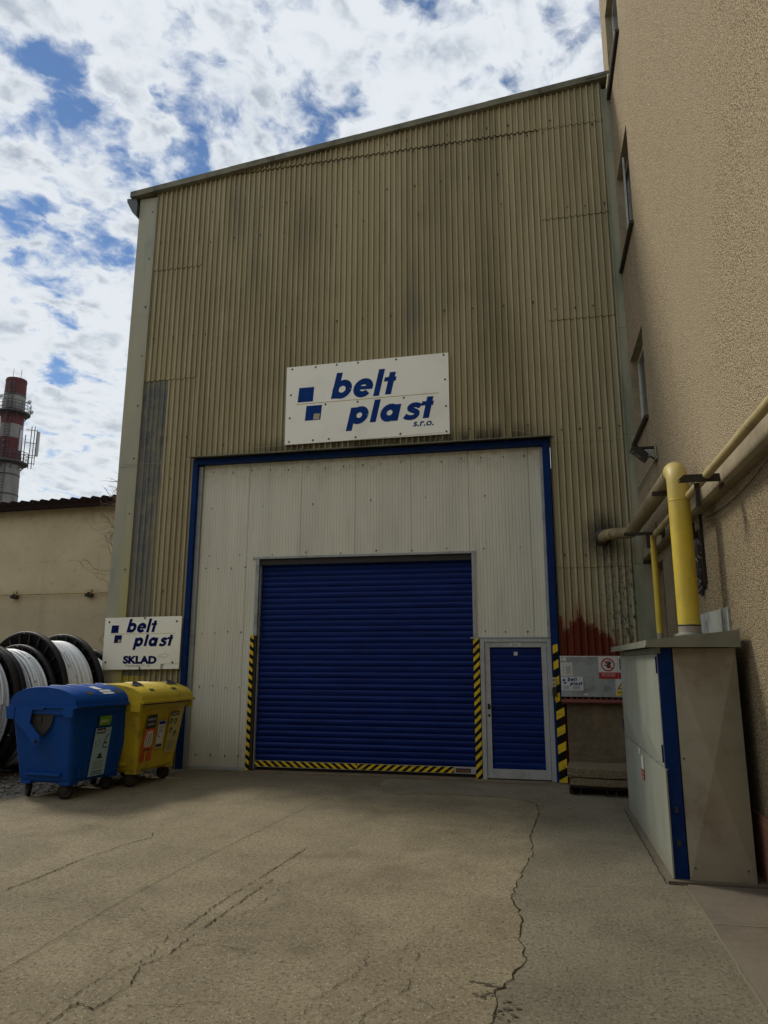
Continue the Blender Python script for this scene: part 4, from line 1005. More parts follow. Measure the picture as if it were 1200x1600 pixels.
# pale wire slung over the opening
mb = MB()
def sag(a, b_, s_, n=14): return [tuple(a[i]+(b_[i]-a[i])*k/n-(s_*4*(k/n)*(1-k/n) if i == 2 else 0) for i in range(3)) for k in range(n+1)]
pts = [(-7.2, D-.03, 5.20), (-6.2, D-.04, 5.20), (-5.85, D-.06, 5.24), (-5.0, D-.06, 5.36), (-4.3, D-.07, 5.36), (-1.2, D-.06, 5.42), (-.5, D-.06, 5.45), (-.15, D-.06, 5.36), (.25, D-.06, 5.27)]
for a, b_ in zip(pts, pts[1:]): mb.tube(sag(a, b_, .012, 6), .0028, M_wire, 5, smooth=True)
tag(mb.build('wire'), 'thin pale wire slung along the cladding above the blue door frame', 'wire')

# ================================================================== RIGHT BUILDING
WX, LX = 1.593, 1.70
rb = thing('rendered_building', 'tall building at the right in rough tan pebble-dash render with stacked windows', 'building', (1.7, 4, 0))
rb_off = Matrix.Translation(-Vector((1.7, 4, 0)))
def PR(name, mb):
    o = mb.build(name); o.parent = rb; o.matrix_parent_inverse = rb_off; return o
def wallgrid(mb, X, y0, y1, z0, z1, holes, m, dep, mrev=None):
    ys = sorted({y0, y1, *[h[0] for h in holes], *[h[1] for h in holes]}); zs = sorted({z0, z1, *[h[2] for h in holes], *[h[3] for h in holes]})
    for a, b_ in zip(ys, ys[1:]):
        for c, d_ in zip(zs, zs[1:]):
            if any(h[0] <= a and h[1] >= b_ and h[2] <= c and h[3] >= d_ for h in holes): continue
            mb.add([(X, a, c), (X, b_, c), (X, b_, d_), (X, a, d_)], [(0, 1, 2, 3)], m)
    for h in holes:
        a, b_, c, d_ = h; r = mrev or m
        mb.add([(X, a, c), (X+dep, a, c), (X+dep, a, d_), (X, a, d_)], [(0, 1, 2, 3)], r); mb.add([(X, b_, c), (X+dep, b_, c), (X+dep, b_, d_), (X, b_, d_)], [(0, 1, 2, 3)], r)
        mb.add([(X, a, d_), (X+dep, a, d_), (X+dep, b_, d_), (X, b_, d_)], [(0, 1, 2, 3)], r); mb.add([(X, a, c), (X+dep, a, c), (X+dep, b_, c), (X, b_, c)], [(0, 1, 2, 3)], r)
WIN = [(9.78, 11.07, 5.02, 6.35, False), (9.78, 11.07, 7.98, 9.60, True), (9.78, 11.07, 11.27, 12.85, False), (4.6, 5.9, 7.98, 9.60, None)]
holes = [w[:4] for w in WIN[:3]]
YE = 11.66
mb = MB()
wallgrid(mb, WX, -8, YE, 3.25, 18, holes, M_stucco, .17, M_band)
mb.add([(WX, YE, 0), (9, YE, 0), (9, YE, 18), (WX, YE, 18)], [(0, 1, 2, 3)], M_stucco)
mb.add([(WX, -8, 0), (9, -8, 0), (9, -8, 18), (WX, -8, 18)], [(0, 1, 2, 3)], M_stucco)
mb.add([(WX, -8, 18), (9, -8, 18), (9, YE, 18), (WX, YE, 18)], [(0, 1, 2, 3)], M_dark)
mb.add([(9, -8, 0), (9, YE, 0), (9, YE, 18), (9, -8, 18)], [(0, 1, 2, 3)], M_stucco)
PR('upper_wall', mb)
mb = MB()
HD, HV = (10.2, 11.15, 0, 3.10), (7.74, 8.12, 2.45, 3.10)
wallgrid(mb, LX, -8, 11.18, .53, 3.25, [(HD[0], HD[1], .53, HD[3]), HV], M_stucco_low, .18, M_band)
PR('lower_wall', mb)
mb = MB()
mb.prism([(WX+.001, 3.252), (LX+.01, 3.252), (LX+.01, 3.22), (WX+.02, 3.21), (WX-.018, 3.225), (WX-.022, 3.27), (WX-.016, 3.44), (WX-.001, 3.47)], 'y', -8, 11.18, M_band, False); PR('ledge', mb)
mb = MB(); mb.box(LX-.022, LX+.1, -8, 10.2, 0, .527, M_brick); PR('brick_plinth', mb)
for (a, b_, c, d_, op) in WIN[:3]:
    mb = MB(); x0, x1 = WX+.11, WX+.16
    for (p, q, r, s) in ((a, a+.06, c, d_), (b_-.06, b_, c, d_), (a+.061, b_-.061, c, c+.06), (a+.061, b_-.061, d_-.06, d_), ((a+b_)/2-.03, (a+b_)/2+.03, c+.061, d_-.061)):
        mb.box(x0, x1, p, q, r, s, M_winframe)
    w = PR('window', mb)
    mb = MB(); mb.box(x0+.02, x0+.028, a+.06, b_-.06, c+.06, d_-.06, M_glass); mb.build('pane', w)
    mb = MB(); mb.box(x0+.2, x0+.21, a, b_, c, d_, M_dark); mb.build('room_dark', w)
    if op:
        mb = MB(); ang = radians(68); hy = b_-.06; L = .58
        for (u0, u1, v0, v1) in ((0, .05, c+.07, d_-.07), (L-.05, L, c+.07, d_-.07), (.051, L-.051, c+.07, c+.12), (.051, L-.051, d_-.12, d_-.07)):
            def R_(u, t): return (x0+.02-u*sin(radians(9))-t*cos(radians(9)), hy-u*cos(radians(9)))
            ps = [R_(u0, 0), R_(u1, 0), R_(u1, .03), R_(u0, .03)]; mb.prism(ps, 'z', v0, v1, M_winframe)
        mb.build('casement', w)
    mb = MB(); mb.prism([(WX-.06, c-.028), (WX-.06, c-.006), (WX+.12, c+.018), (WX+.12, c-.03), (WX-.045, c-.05)], 'y', a-.03, min(b_+.09, 11.17), M_sill); mb.build('sill', w)
# service door in the lower wall
mb = MB(); x0 = LX+.13
mb.box(x0, x0+.05, HD[0], HD[0]+.09, 0, 3.09, M_door); mb.box(x0, x0+.05, HD[1]-.09, HD[1], 0, 3.09, M_door); mb.box(x0, x0+.05, HD[0]+.091, HD[1]-.091, 2.98, 3.09, M_door)
for k in range(5): mb.box(x0+.012, x0+.045, HD[0]+.1, HD[1]-.1, .35*k+.02, .35*k+.34, M_door)
mb.box(x0+.012, x0+.045, HD[0]+.1, HD[0]+.32, 1.78, 2.96, M_door); mb.box(x0+.012, x0+.045, HD[1]-.3, HD[1]-.1, 1.78, 2.96, M_door)
sdoor = PR('service_door', mb); tag(sdoor, 'old brown panelled door in the corner behind the pipes')
mb = MB(); mb.box(x0+.025, x0+.033, HD[0]+.321, HD[1]-.301, 1.78, 2.96, M_dark); mb.build('pane', sdoor)
mb = MB(); mb.box(LX+.17, LX+.18, HD[0]-.1, HD[1]+.1, 0, 3.2, M_dark); mb.box(LX+.17, LX+.18, HV[0]-.1, HV[1]+.1, HV[2]-.1, HV[3]+.1, M_dark)
ys0, ys1 = HV[0], HV[1]; yc = (ys0+ys1)/2
pts = [(ys0, HV[3])]+[(yc+(.13)*cos(radians(180-a)), HV[3]-.16+.13*sin(radians(a))) for a in range(0, 181, 15)]+[(ys1, HV[3])]
for (p, q) in zip(pts[1:-1], pts[2:-1]): mb.add([(LX+.02, p[0], p[1]), (LX+.02, q[0], q[1]), (LX+.02, q[0], HV[3]), (LX+.02, p[0], HV[3])], [(0, 1, 2, 3)], M_iron)
tag(PR('wall_vent', mb), 'dark arched vent opening with an iron surround'); mb = MB()
mb.box(LX-.02, LX+.05, ys1-.025, ys1, HV[2]-.02, HV[3]+.1, M_sill); PR('vent_post', mb)
mb = MB(); mb.box(LX-.03, LX+.02, ys0-.02, ys0-.002, HV[2]+.05, HV[3]+.12, M_sill); PR('vent_post', mb)
# frayed bundle hanging in the vent
mb = MB(); r_ = random.Random(12)
for i in range(420):
    t = r_.random(); z0 = 2.98-t*.50; y0 = yc+r_.gauss(0, .045); x = LX-.05+r_.gauss(0, .035); p = [(x, y0, z0)]
    L = r_.uniform(.04, .14); dy, dx = r_.uniform(-.6, .6), r_.uniform(-.7, .4)
    for k in range(3): dx += r_.uniform(-.4, .4); dy += r_.uniform(-.4, .4); p.append((p[-1][0]+dx*L*.3, p[-1][1]+dy*L*.3, p[-1][2]-L*.33*r_.uniform(.3, 1)))
    mb.tube(p, [.004, .003, .002, .001], M_wool if r_.random() < .5-(t*.45)+.15 else M_wool2, 4, False)
mb.lathe([(0, 2.38), (.04, 2.45), (.06, 2.6), (.075, 2.75), (.07, 2.9), (.04, 2.98), (0, 3.0)], M_wool2, (LX-.02, yc-.02, 0), 'z', 14)
tag(mb.build('insulation_bundle'), 'frayed grey insulation bundle hanging out of the arched vent', 'insulation')
mb = MB(); mb.bbox(LX-.022, LX-.001, 6.97, 8.3, 1.70, 2.215, M_box, .004); mb.box(LX-.0245, LX-.0222, 7.16, 7.17, 1.71, 2.21, M_inkgrey)
tag(mb.build('meter_box'), 'pale grey sheet-metal box on the wall just above the cabinet roof', 'box')
mb = MB(); mb.tube(sag((1.685, 1.2, 3.72), (1.685, 5.5, 3.16), .10, 12)+sag((1.685, 5.5, 3.16), (1.685, 7.5, 3.14), .06, 8)[1:], .0035, M_black, 6)
tag(mb.build('cable'), 'thin black cable sagging along the lower wall under the ledge', 'cable')
mb = MB(); mb.tube([(WX-.03, 9.24, 4.265), (WX-.03, 10.2, 4.27), (WX-.03, 11.12, 4.277)], .011, M_galv, 8); mb.tube([(WX-.03, 9.24, 4.265), (WX-.04, 9.22, 4.42)], .011, M_galv, 8)
tag(mb.build('conduit'), 'thin metal conduit on the wall beneath the floodlight', 'conduit')
# floodlight
fl = thing('floodlight', 'small grey floodlight on a wall bracket in the corner under the lowest window', 'floodlight', (WX, 9.4, 4.4))
mb = MB(); mb.box(-.30, -.003, -.03, .03, .035, .06, M_iron); mb.box(-.015, -.001, -.04, .04, -.14, .07, M_iron); mb.tube([(-.02, 0, -.12), (-.17, 0, .03)], .012, M_iron, 6); mb.build('bracket', fl)
mb = MB(); a = radians(42)
def RT(x, y, z): return (-.20+x*cos(a)-z*sin(a)*1.0, y, -.02-x*sin(a)-z*cos(a))
def rbox(mb, x0, x1, y0, y1, z0, z1, m):
    vs = [RT(x, y, z) for z in (z0, z1) for y in (y0, y1) for x in (x0, x1)]
    mb.add(vs, [(0, 2, 3, 1), (4, 5, 7, 6), (0, 1, 5, 4), (2, 6, 7, 3), (0, 4, 6, 2), (1, 3, 7, 5)], m)
rbox(mb, -.12, .12, -.10, .10, .0, .045, M_iron); rbox(mb, -.09, .09, -.08, .08, -.04, -.001, M_iron)
mb.build('housing', fl)
mb = MB(); rbox(mb, -.105, .105, -.085, .085, .0455, .050, M_glass); mb.build('lamp_glass', fl)
mb = MB(); mb.bbox(-.14, -.06, -.035, .035, -.08, .02, M_galv, .005); mb.build('gear_box', fl)

# ================================================================== PIPES
PX, PZ = 1.396, 3.59
gp = thing('gas_pipe', 'fat yellow pipe rising from the cabinet and bending towards the hall wall', 'pipe', (PX, 7.22, 1.95))
gi = Matrix.Translation(-Vector((PX, 7.22, 1.95)))
def PG(name, mb, root=None, inv=None):
    o = mb.build(name); o.parent = root or gp; o.matrix_parent_inverse = inv or gi; return o
mb = MB(); path = [(PX, 7.22, 1.90), (PX, 7.22, 2.5), (PX, 7.22, 3.2), (PX, 7.22, PZ-.16)]
for k in range(1, 9): q = radians(90*k/8); path.append((PX, 7.22+.16*(1-cos(q)), PZ-.16+.16*sin(q)))
mb.tube(path, .100, M_pipe, 32); PG('riser', mb)
for z in (3.26, 2.06):
    mb = MB(); mb.lathe([(.099, z-.007), (.1035, z-.004), (.1035, z+.004), (.099, z+.007)], M_pipe if z > 3 else M_iron, (PX, 7.22, 0), 'z', 32); PG('weld_ring', mb)
mb = MB(); mb.lathe([(.10, 1.95), (.135, 1.955), (.14, 1.975), (.105, 1.99), (.10, 2.0)], M_cabroof, (PX, 7.22, 0), 'z', 32); PG('roof_collar', mb)
mb = MB(); pts = [(PX, 7.39, PZ)]+[(PX, 7.5+.3*k, PZ) for k in range(12)]
mb.tube([(PX, 7.385, PZ), (PX, 8.5, PZ), (PX, 9.6, PZ), (PX, 10.78, PZ)], .088, M_wrap, 28)
for y in (7.40, 7.46): mb.tube([(PX, y, PZ), (PX, y+.02, PZ)], .093, M_wrap, 28)
p2 = [(PX, 10.78, PZ)]
for k in range(1, 7): q = radians(90*k/6); p2.append((PX-.13*(1-cos(q)), 10.78+.13*sin(q), PZ))
p2 += [(PX-.2, 10.91, PZ)]
for k in range(1, 6): q = radians(90*k/6); p2.append((PX-.2-.14*sin(q), 10.91+.14*(1-cos(q)), PZ))
p2 += [(1.03, 11.2, PZ), (1.03, 11.26, PZ)]
mb.tube(p2, .083, M_wrap, 24); mb.tube([(1.20, 10.91, PZ), (1.17, 10.91, PZ)], .088, M_wrap, 24)
PG('horizontal_run', mb)
mb = MB(); mb.lathe([(.085, -.012), (.125, -.010), (.13, 0.02)], M_sill, (1.03, 11.175, PZ), 'y', 24); PG('wall_collar', mb)
sp = thing('small_pipe', 'thin yellow pipe running along the wall and dropping behind the cabinet', 'pipe', (1.47, 9.45, 1.9))
si = Matrix.Translation(-Vector((1.47, 9.45, 1.9)))
mb = MB(); path = [(1.47, -6, 3.31), (1.47, 2, 3.31), (1.47, 4.6, 3.31), (1.47, 9.3, 3.27)]
mb.tube(path, .036, M_pipedull, 14); PG('horizontal_run', mb, sp, si)
mb = MB(); path = [(1.47, 9.28, 3.27)]
for k in range(1, 7): q = radians(90*k/6); path.append((1.47, 9.32+.08*sin(q), 3.27-.08*(1-cos(q))))
mb.tube(path+[(1.47, 9.40, 2.5), (1.47, 9.40, 1.2), (1.47, 9.40, .05)], .038, M_pipe, 14); mb.tube([(1.47, 9.40, 3.1), (1.47, 9.4, 3.06)], .042, M_pipe, 14)
PG('drop_pipe', mb, sp, si)
def bracket(name, label, x0, y, z, leg=True, hgt=.07):
    mb = MB(); mb.prism([(x0, z+hgt*.5), (x0+.04, z+hgt), (WX-.0, z+hgt), (WX-.0, z+hgt-.012), (x0+.05, z+hgt-.012)], 'y', y-.045, y+.045, M_iron)
    mb.prism([(x0-.01, z), (x0+.035, z+hgt-.013), (WX-.001, z+hgt-.013), (WX-.001, z)], 'y', y-.045, y-.038, M_iron)
    mb.box(WX-.012, WX+.0, y-.06, y+.06, z-.05, z+.14, M_iron)
    if leg: mb.box(1.37, 1.41, y-.02, y+.01, z-.20, z+.0, M_iron)
    return tag(mb.build(name), label, 'bracket')
bracket('pipe_bracket', 'brown channel bracket on the wall in front of the fat yellow pipe', 1.245, 6.4, 3.235)
mb = MB(); mb.box(1.10, WX-.02, 9.16, 9.21, 3.485-.22, 3.485-.185, M_iron); mb.box(1.36, 1.40, 9.16, 9.2, 3.10, 3.26, M_iron); mb.box(WX-.035, WX-.02, 9.1, 9.27, 3.24, 3.4, M_iron); mb.box(1.48, 1.49, 9.18, 9.19, 3.3, 3.42, M_iron)
tag(mb.build('pipe_bracket'), 'thin dark bracket under both pipes near the hall corner', 'bracket')
mb = MB(); mb.box(1.25, WX-.001, 7.80, 7.85, PZ-.13, PZ-.092, M_iron); tag(mb.build('pipe_bracket'), 'short dark bracket under the wrapped pipe, just past its bend', 'bracket')

# ================================================================== CABINET
cx0, cx1, cy0, cy1 = .979, 1.60, 6.51, 9.42
cab = thing('meter_cabinet', 'large grey sheet-metal cabinet with blue post and sloping tin roof by the right wall', 'cabinet', (cx0, cy0, 0))
ci = Matrix.Translation(-Vector((cx0, cy0, 0)))
def PC(name, mb): o = mb.build(name); o.parent = cab; o.matrix_parent_inverse = ci; return o
mb = MB(); mb.box(cx0+.03, cx1-.02, cy0+.05, cy1-.02, .02, 1.83, M_dark); mb.box(cx0+.004, cx0+.03, cy0+.004, cy1, 1.795, 1.845, M_cabroof); PC('carcass', mb)
mb = MB(); mb.box(cx0+.012, cx0+.118, cy0+.012, cy0+.06, .012, 1.84, M_blueframe); mb.box(cx0+.006, cx0+.029, cy0+.013, cy0+.05, .86, 1.79, M_blueframe); mb.box(cx0+.03, cx0+.11, cy0+.008, cy0+.0118, .44, .448, M_blueframe)
for z in (.30, .55): mb.bbox(cx0+.05, cx0+.08, cy0+.004, cy0+.0116, z-.025, z+.025, M_dark, .003)
o = PC('corner_post', mb); tag(o, 'dark blue corner post')
def pyramid(mb, P3, u0, u1, v0, v1, h, m, cu=.5, cv=.5, edge=.012):
    c = (u0+(u1-u0)*cu, v0+(v1-v0)*cv)
    q = [(u0, v0), (u1, v0), (u1, v1), (u0, v1)]
    vs = [P3(*p, 0) for p in q]+[P3(*c, h)]+[P3(*p, -edge) for p in q]
    mb.add(vs, [(0, 1, 4), (1, 2, 4), (2, 3, 4), (3, 0, 4), (0, 1, 6, 5), (1, 2, 7, 6), (2, 3, 8, 7), (3, 0, 5, 8)], m)
mb = MB(); pyramid(mb, lambda u, v, h: (u, cy0+.004-h, v), cx0+.128, cx1, .02, 1.838, .055, M_cabside, .48, .48)
for u, v in ((.17, .12), (.56, .12), (.15, .95), (.54, .95)): mb.lathe([(0, -.006), (.006, -.004), (.008, 0)], M_screw, (cx0+u, cy0+.002-.006, v), 'y', 8)
tag(PC('side_panel', mb), 'taupe end panel pressed into a shallow pyramid')
SP = 8.0
PD = lambda u, v, h: (cx0-h, u, v)
for (a, b_) in ((cy0+.03, SP-.006), (SP+.006, cy1-.01)):
    mb = MB(); c = (b_+a)/2
    pyramid(mb, PD, a, b_, .872, 1.79, .040, M_cab, .5, .3); o = PC('door', mb)
    for z in (1.70, .98):
        mb = MB(); mb.box(cx0-.012, cx0-.001, a-.0 if a < 7 else b_-.03, a+.012 if a < 7 else b_-.018, z-.07, z+.07, M_blueframe)
        mb.build('hinge', o)
for (a, b_) in ((cy0+.0, SP-.004), (SP+.004, cy1-.01)):
    mb = MB(); pyramid(mb, PD, a, b_, .012, .856, .004, M_cab); mb.box(cx0-.003, cx0+.02, a, b_, .857, .863, M_galv); PC('lower_panel', mb)
mb = MB(); mb.box(cx0-.032, cx0-.026, 7.80, 7.95, .68, .80, M_paper); mb.box(cx0-.0325, cx0-.026, 7.80, 7.95, .58, .679, M_red); mb.box(cx0-.033, cx0-.0326, 7.82, 7.93, .60, .608, M_paper); mb.box(cx0-.033, cx0-.0326, 7.82, 7.93, .64, .648, M_paper)
mb.box(cx0-.0275, cx0-.026, 8.02, 8.12, .80, .86, M_paper)
o = PC('warning_sticker', mb); o.location.x += .022; tag(o, 'small red and white sticker across the door gap')
mb = MB()
xa, xb_, ya, yb_ = .888, 1.628, 6.44, 9.50
za, zb = 1.912, 1.988
vs = [(xa, ya, za-.008), (xb_, ya, zb), (xb_, yb_, zb), (xa, yb_, za-.008)]
lo = [(xa, ya, 1.858), (xb_, ya, 1.850), (xb_, yb_, 1.850), (xa, yb_, 1.858)]
mb.add(vs+lo, [(0, 1, 2, 3), (0, 1, 5, 4), (1, 2, 6, 5), (2, 3, 7, 6), (3, 0, 4, 7), (4, 5, 6, 7)], M_cabroof)
mb.box(xa-.006, xb_, ya-.008, ya-.001, 1.846, 1.864, M_cabroof); mb.box(xa-.008, xa-.001, ya-.008, yb_, 1.846, 1.862, M_cabroof)
PC('roof', mb)

# ================================================================== SLABS ON A TRESTLE
r_ = random.Random(31)
sl_loc = (.315, 10.24, 0); sl_rz = radians(-5)
TRE = 1
tr = thing('steel_trestle', 'low dark steel trestle holding concrete slabs in front of the plinth', 'trestle', sl_loc, sl_rz)
mb = MB(); mb.box(.02, 1.30, .03, .07, .105, .125, M_iron); mb.box(.02, 1.30, .55, .59, .105, .125, M_iron); mb.box(.02, .06, .071, .549, .105, .125, M_iron); mb.prism([(.02, .105), (.60, .105), (.52, .01), (.10, .01)], 'x', .008, .018, M_iron); mb.prism([(.02, .105), (.60, .105), (.52, .01), (.10, .01)], 'x', 1.30, 1.31, M_iron); mb.box(.02, 1.30, .40, .41, .01, .105, M_dark); mb.build('frame', tr)  # dark sheet at the back stands in for the shade under the slabs
for x in (.07, .52, 1.0):
    mb = MB(); mb.tube([(x-.05, .05, .105), (x-.035, .05, .05), (x, .05, .004), (x+.05, .05, .004), (x+.085, .05, .05), (x+.10, .05, .105)], .008, M_iron, 6); mb.build('leg', tr); mb = MB(); mb.tube([(x+.1, .57, .105), (x+.04, .57, .004), (x-.04, .57, .004), (x-.09, .57, .105)], .008, M_iron, 6); mb.build('leg', tr)
def slab(z0, z1, lab, dx=0, m=M_slab, seed=1):
    bm = bmesh.new(); bmesh.ops.create_cube(bm, size=1)
    for v in bm.verts:
        v.co.x = dx if v.co.x < 0 else 1.34; v.co.y = 0 if v.co.y < 0 else .66; v.co.z = z0 if v.co.z < 0 else z1
    bmesh.ops.subdivide_edges(bm, edges=bm.edges[:], cuts=9, use_grid_fill=True)
    r = random.Random(seed)
    for v in bm.verts:
        edge = sum((v.co.x < dx+.01, v.co.x > 1.33, v.co.y < .01, v.co.y > .65, v.co.z < z0+.003, v.co.z > z1-.003))
        if edge >= 2: v.co += Vector((r.uniform(-.006, .006), r.uniform(0, .014) if v.co.y < .01 else 0, r.uniform(-.007, .003) if v.co.z > z1-.01 else r.uniform(0, .006)))
    bm.verts.index_update(); mb = MB(); mb.add([v.co[:] for v in bm.verts], [[v.index for v in f.verts] for f in bm.faces], m); bm.free()
    o = mb.build('concrete_slab', None, sl_loc, sl_rz); return tag(o, lab, 'slab', 'concrete slabs stacked on the steel trestle')
slab(.128, .225, 'lower of two concrete slabs stacked on the steel trestle', .02, M_slab, 1)
slab(.232, .352, 'upper paler concrete slab with a chipped front edge, topmost on the trestle', -.01, M_slab, 2)

# ================================================================== BINS
def container(name, label, M, loc, rz, kind):
    t = thing(name, label, 'rubbish container', loc, rz, 'wheeled rubbish containers')
    # body: tapering tub. local +x = front (stickers), y = length
    mb = MB()
    rings = []
    def rect(z, xf, xb, yh, c=.06, n=4):
        ps = []
        for (cx, cy, a0) in ((xf-c, yh-c, 0), (-xb+c, yh-c, 90), (-xb+c, -yh+c, 180), (xf-c, -yh+c, 270)):
            for k in range(n+1): a = radians(a0+90*k/n); ps.append((cx+c*cos(a), cy+c*sin(a), z))
        return ps
    prof = [(.20, .40, .42, .46), (.235, .43, .45, .49), (.50, .455, .48, .535), (.80, .485, .51, .585), (1.03, .505, .535, .62), (1.07, .51, .54, .63), (1.072, .545, .565, .665), (1.145, .55, .57, .67)]
    vs = []; n = 20
    for p in prof: vs += rect(*p)
    fs = [tuple(range(n-1, -1, -1))]
    for k in range(len(prof)-1):
        for i in range(n): fs.append((k*n+i, k*n+(i+1) % n, (k+1)*n+(i+1) % n, (k+1)*n+i))
    mb.add(vs, fs[:1], M, False); mb.add(vs, fs[1:], M, False)
    # vertical ribs on the front and ends
    for y in (-.35, .35): mb.prism([(.36, .25), (.462, .25), (.515, 1.05), (.41, 1.05)], 'y', y-.012, y+.012, M)
    mb.box(-.3, .3, -.545, -.50, .30, .33, M)
    # foot blocks over the castors
    for x in (-.33, .33):
        for y in (-.40, .40): mb.bbox(x-.09, x+.09, y-.08, y+.08, .175, .26, M, .01)
    # lifting bracket: ledge and corner bits
    for y in (-1, 1):
        mb.bbox(.42, .575, y*.675-.03, y*.675+.03, 1.04, 1.15, M, .006); mb.bbox(-.555, -.42, y*.675-.03, y*.675+.03, 1.0, 1.15, M, .006)
    mb.build('body', t)
    # lid: barrel shape
    mb = MB(); L = .675; nseg = 22; sec = []
    for k in range(nseg+1):
        a = pi*k/nseg; x = .585*cos(a) if a < pi/2 else .545*cos(a); z = 1.165+.255*max(0, sin(a))**.72
        if k == 0: z = 1.17
        sec.append((x, z))
    stations = [(-L, .0), (-L, 1.0), (-L+.05, 1.0), (-.22, 1.015), (0, 1.02), (.22, 1.015), (L-.05, 1.0), (L, 1.0), (L, 0.0)]
    vs = []
    for y, k in ((-L+.0, .97), (-L+.025, 1.0), (-.3, 1.012), (0, 1.016), (.3, 1.012), (L-.025, 1.0), (L, .97)):
        vs += [(x, y, 1.15+(z-1.15)*k) for x, z in sec]
    m_ = len(sec); fs = []
    for s_ in range(6):
        for k in range(m_-1): fs.append((s_*m_+k, s_*m_+k+1, (s_+1)*m_+k+1, (s_+1)*m_+k))
    mb.add(vs, fs, M, True)
    for e in (0, 6): mb.add([vs[e*m_+k] for k in range(m_)], [tuple(range(m_))], M, False)
    mb.box(-.52, .57, -L+.01, L-.01, 1.128, 1.1475, M_dark)  # dark strip paints the shadow line between lid and body
    # lid rim
    for y0, y1 in ((-L-.02, -L+.012), (L-.012, L+.02)): mb.box(-.54, .60, y0, y1, 1.150, 1.178, M)
    mb.bbox(.572, .625, -L-.02, L+.02, 1.148, 1.185, M, .005)
    # shallow ribs across the lid
    for y in ([-.45, -.15, .15, .45] if kind == 'blue' else [-.16, -.08, 0, .08, .16]):
        pts = [(x*1.0, z) for x, z in sec[4:13]]
        vs2 = []
        for dy in (-.014, -.008, .008, .014):
            up_ = .0 if abs(dy) > .01 else .008
            vs2 += [(x*(1+up_), y+dy, 1.15+(z-1.15)*1.012+up_+.001) for x, z in pts]
        q = len(pts); mb.add(vs2, [(s_*q+k, s_*q+k+1, (s_+1)*q+k+1, (s_+1)*q+k) for s_ in range(3) for k in range(q-1)], M, True)
    lid = mb.build('lid', t)
    if kind == 'yellow':
        for y in (-.44, .44):
            mb = MB(); cx_, cz_ = .33, 1.398; nrm = Vector((.52, 0, .86)).normalized(); uu = Vector((.86, 0, -.52)).normalized()
            def ringv(r, h): return [tuple(Vector((cx_, y, cz_))+uu*r*cos(2*pi*k/20)*.8+Vector((0, 1, 0))*r*sin(2*pi*k/20)+nrm*h) for k in range(20)]
            A, B_, C_, D_ = ringv(.082, .002), ringv(.104, .010), ringv(.112, -.02), ringv(.085, -.004)
            mb.add(A+B_+C_, [(k, (k+1) % 20, 20+(k+1) % 20, 20+k) for k in range(20)]+[(20+k, 20+(k+1) % 20, 40+(k+1) % 20, 40+k) for k in range(20)], M_sill, True)
            mb.add(A, [tuple(range(20))], M_dark) ; mb.build('bottle_hole', lid)
    def lidz(x): return 1.15+(1.165+.255*sqrt(max(0, 1-(x/.585)**2))**.72-1.15)*1.016+.004
    # slots on the lid front
    mb = MB()
    for y in (-.38, .20):
        x0_, x1_ = (.455, .525) if kind == 'blue' else (.47, .52)
        mb = MB(); mb.add([(x0_, y, lidz(x0_)), (x0_, y+.12, lidz(x0_)), (x1_, y+.12, lidz(x1_)), (x1_, y, lidz(x1_))], [(0, 1, 2, 3)], M_dark); mb.build('lid_slot', lid)
    # end levers and dark hinge pockets
    for s_ in (-1, 1):
        mb = MB(); y0 = s_*.688
        out = [(-.585, 1.16), (-.30, 1.175), (-.20, 1.13), (-.20, .94), (-.155, .88), (-.01, .76), (.005, .70), (-.03, .655), (-.09, .645), (-.13, .675), (-.155, .72), (-.42, .90), (-.56, 1.0)]
        out = [(-.585, 1.16), (.1, 1.165), (.06, 1.13), (-.12, 1.12), (-.15, .96), (.04, .80), (.055, .73), (.02, .685), (-.04, .68), (-.08, .71), (-.22, .86), (-.34, .93), (-.42, 1.0), (-.56, 1.03)]
        mb.prism(out, 'y', y0-.008, y0+.008, M)
        lv = mb.build('lid_lever', t)
        mb = MB(); mb.lathe([(0, -.014), (.022, -.012), (.026, .0)], M_black, (-.01, y0-.012*1.0 if s_ < 0 else y0+.02, .735), 'y', 12); mb.build('pivot_cap', lv)
        mb = MB(); yb2 = s_*.635
        mb.prism([(-.16, 1.13), (.33, 1.11), (.20, 1.05), (.17, .93), (.11, .86), (.03, .80), (-.09, .83), (-.16, .93)], 'y', yb2-.006, yb2+.006, M_dark)
        mb.bbox(-.05, .015, yb2-.02, yb2+.02, .95, 1.05, M_iron, .012)
        mb.build('hinge_pocket', t)
    # castors
    for x, y, st in ((.33, -.40, 20), (-.33, -.40, -35), (.33, .40, 10), (-.33, .40, 60)):
        st = radians(st); w = MB(); cx_, cy_ = x, y
        ux, uy = cos(st), sin(st)      # rolling direction
        def WP(a, r, off): return (cx_+ux*(r*cos(a)-.03)-uy*off, cy_+uy*(r*cos(a)-.03)+ux*off, .098+r*sin(a))
        ns = 22; vs = []
        for r, off in ((.075, -.024), (.094, -.022), (.098, -.010), (.098, .010), (.094, .022), (.075, .024)):
            vs += [WP(2*pi*k/ns, r, off) for k in range(ns)]
        w.add(vs, [(q*ns+k, q*ns+(k+1) % ns, (q+1)*ns+(k+1) % ns, (q+1)*ns+k) for q in range(5) for k in range(ns)], M_rubber, True)
        w.add([WP(2*pi*k/ns, .075, -.020) for k in range(ns)], [tuple(range(ns))], M_iron); w.add([WP(2*pi*k/ns, .075, .020) for k in range(ns)], [tuple(range(ns))], M_iron)
        ty = w.build('wheel', t)
        f = MB()
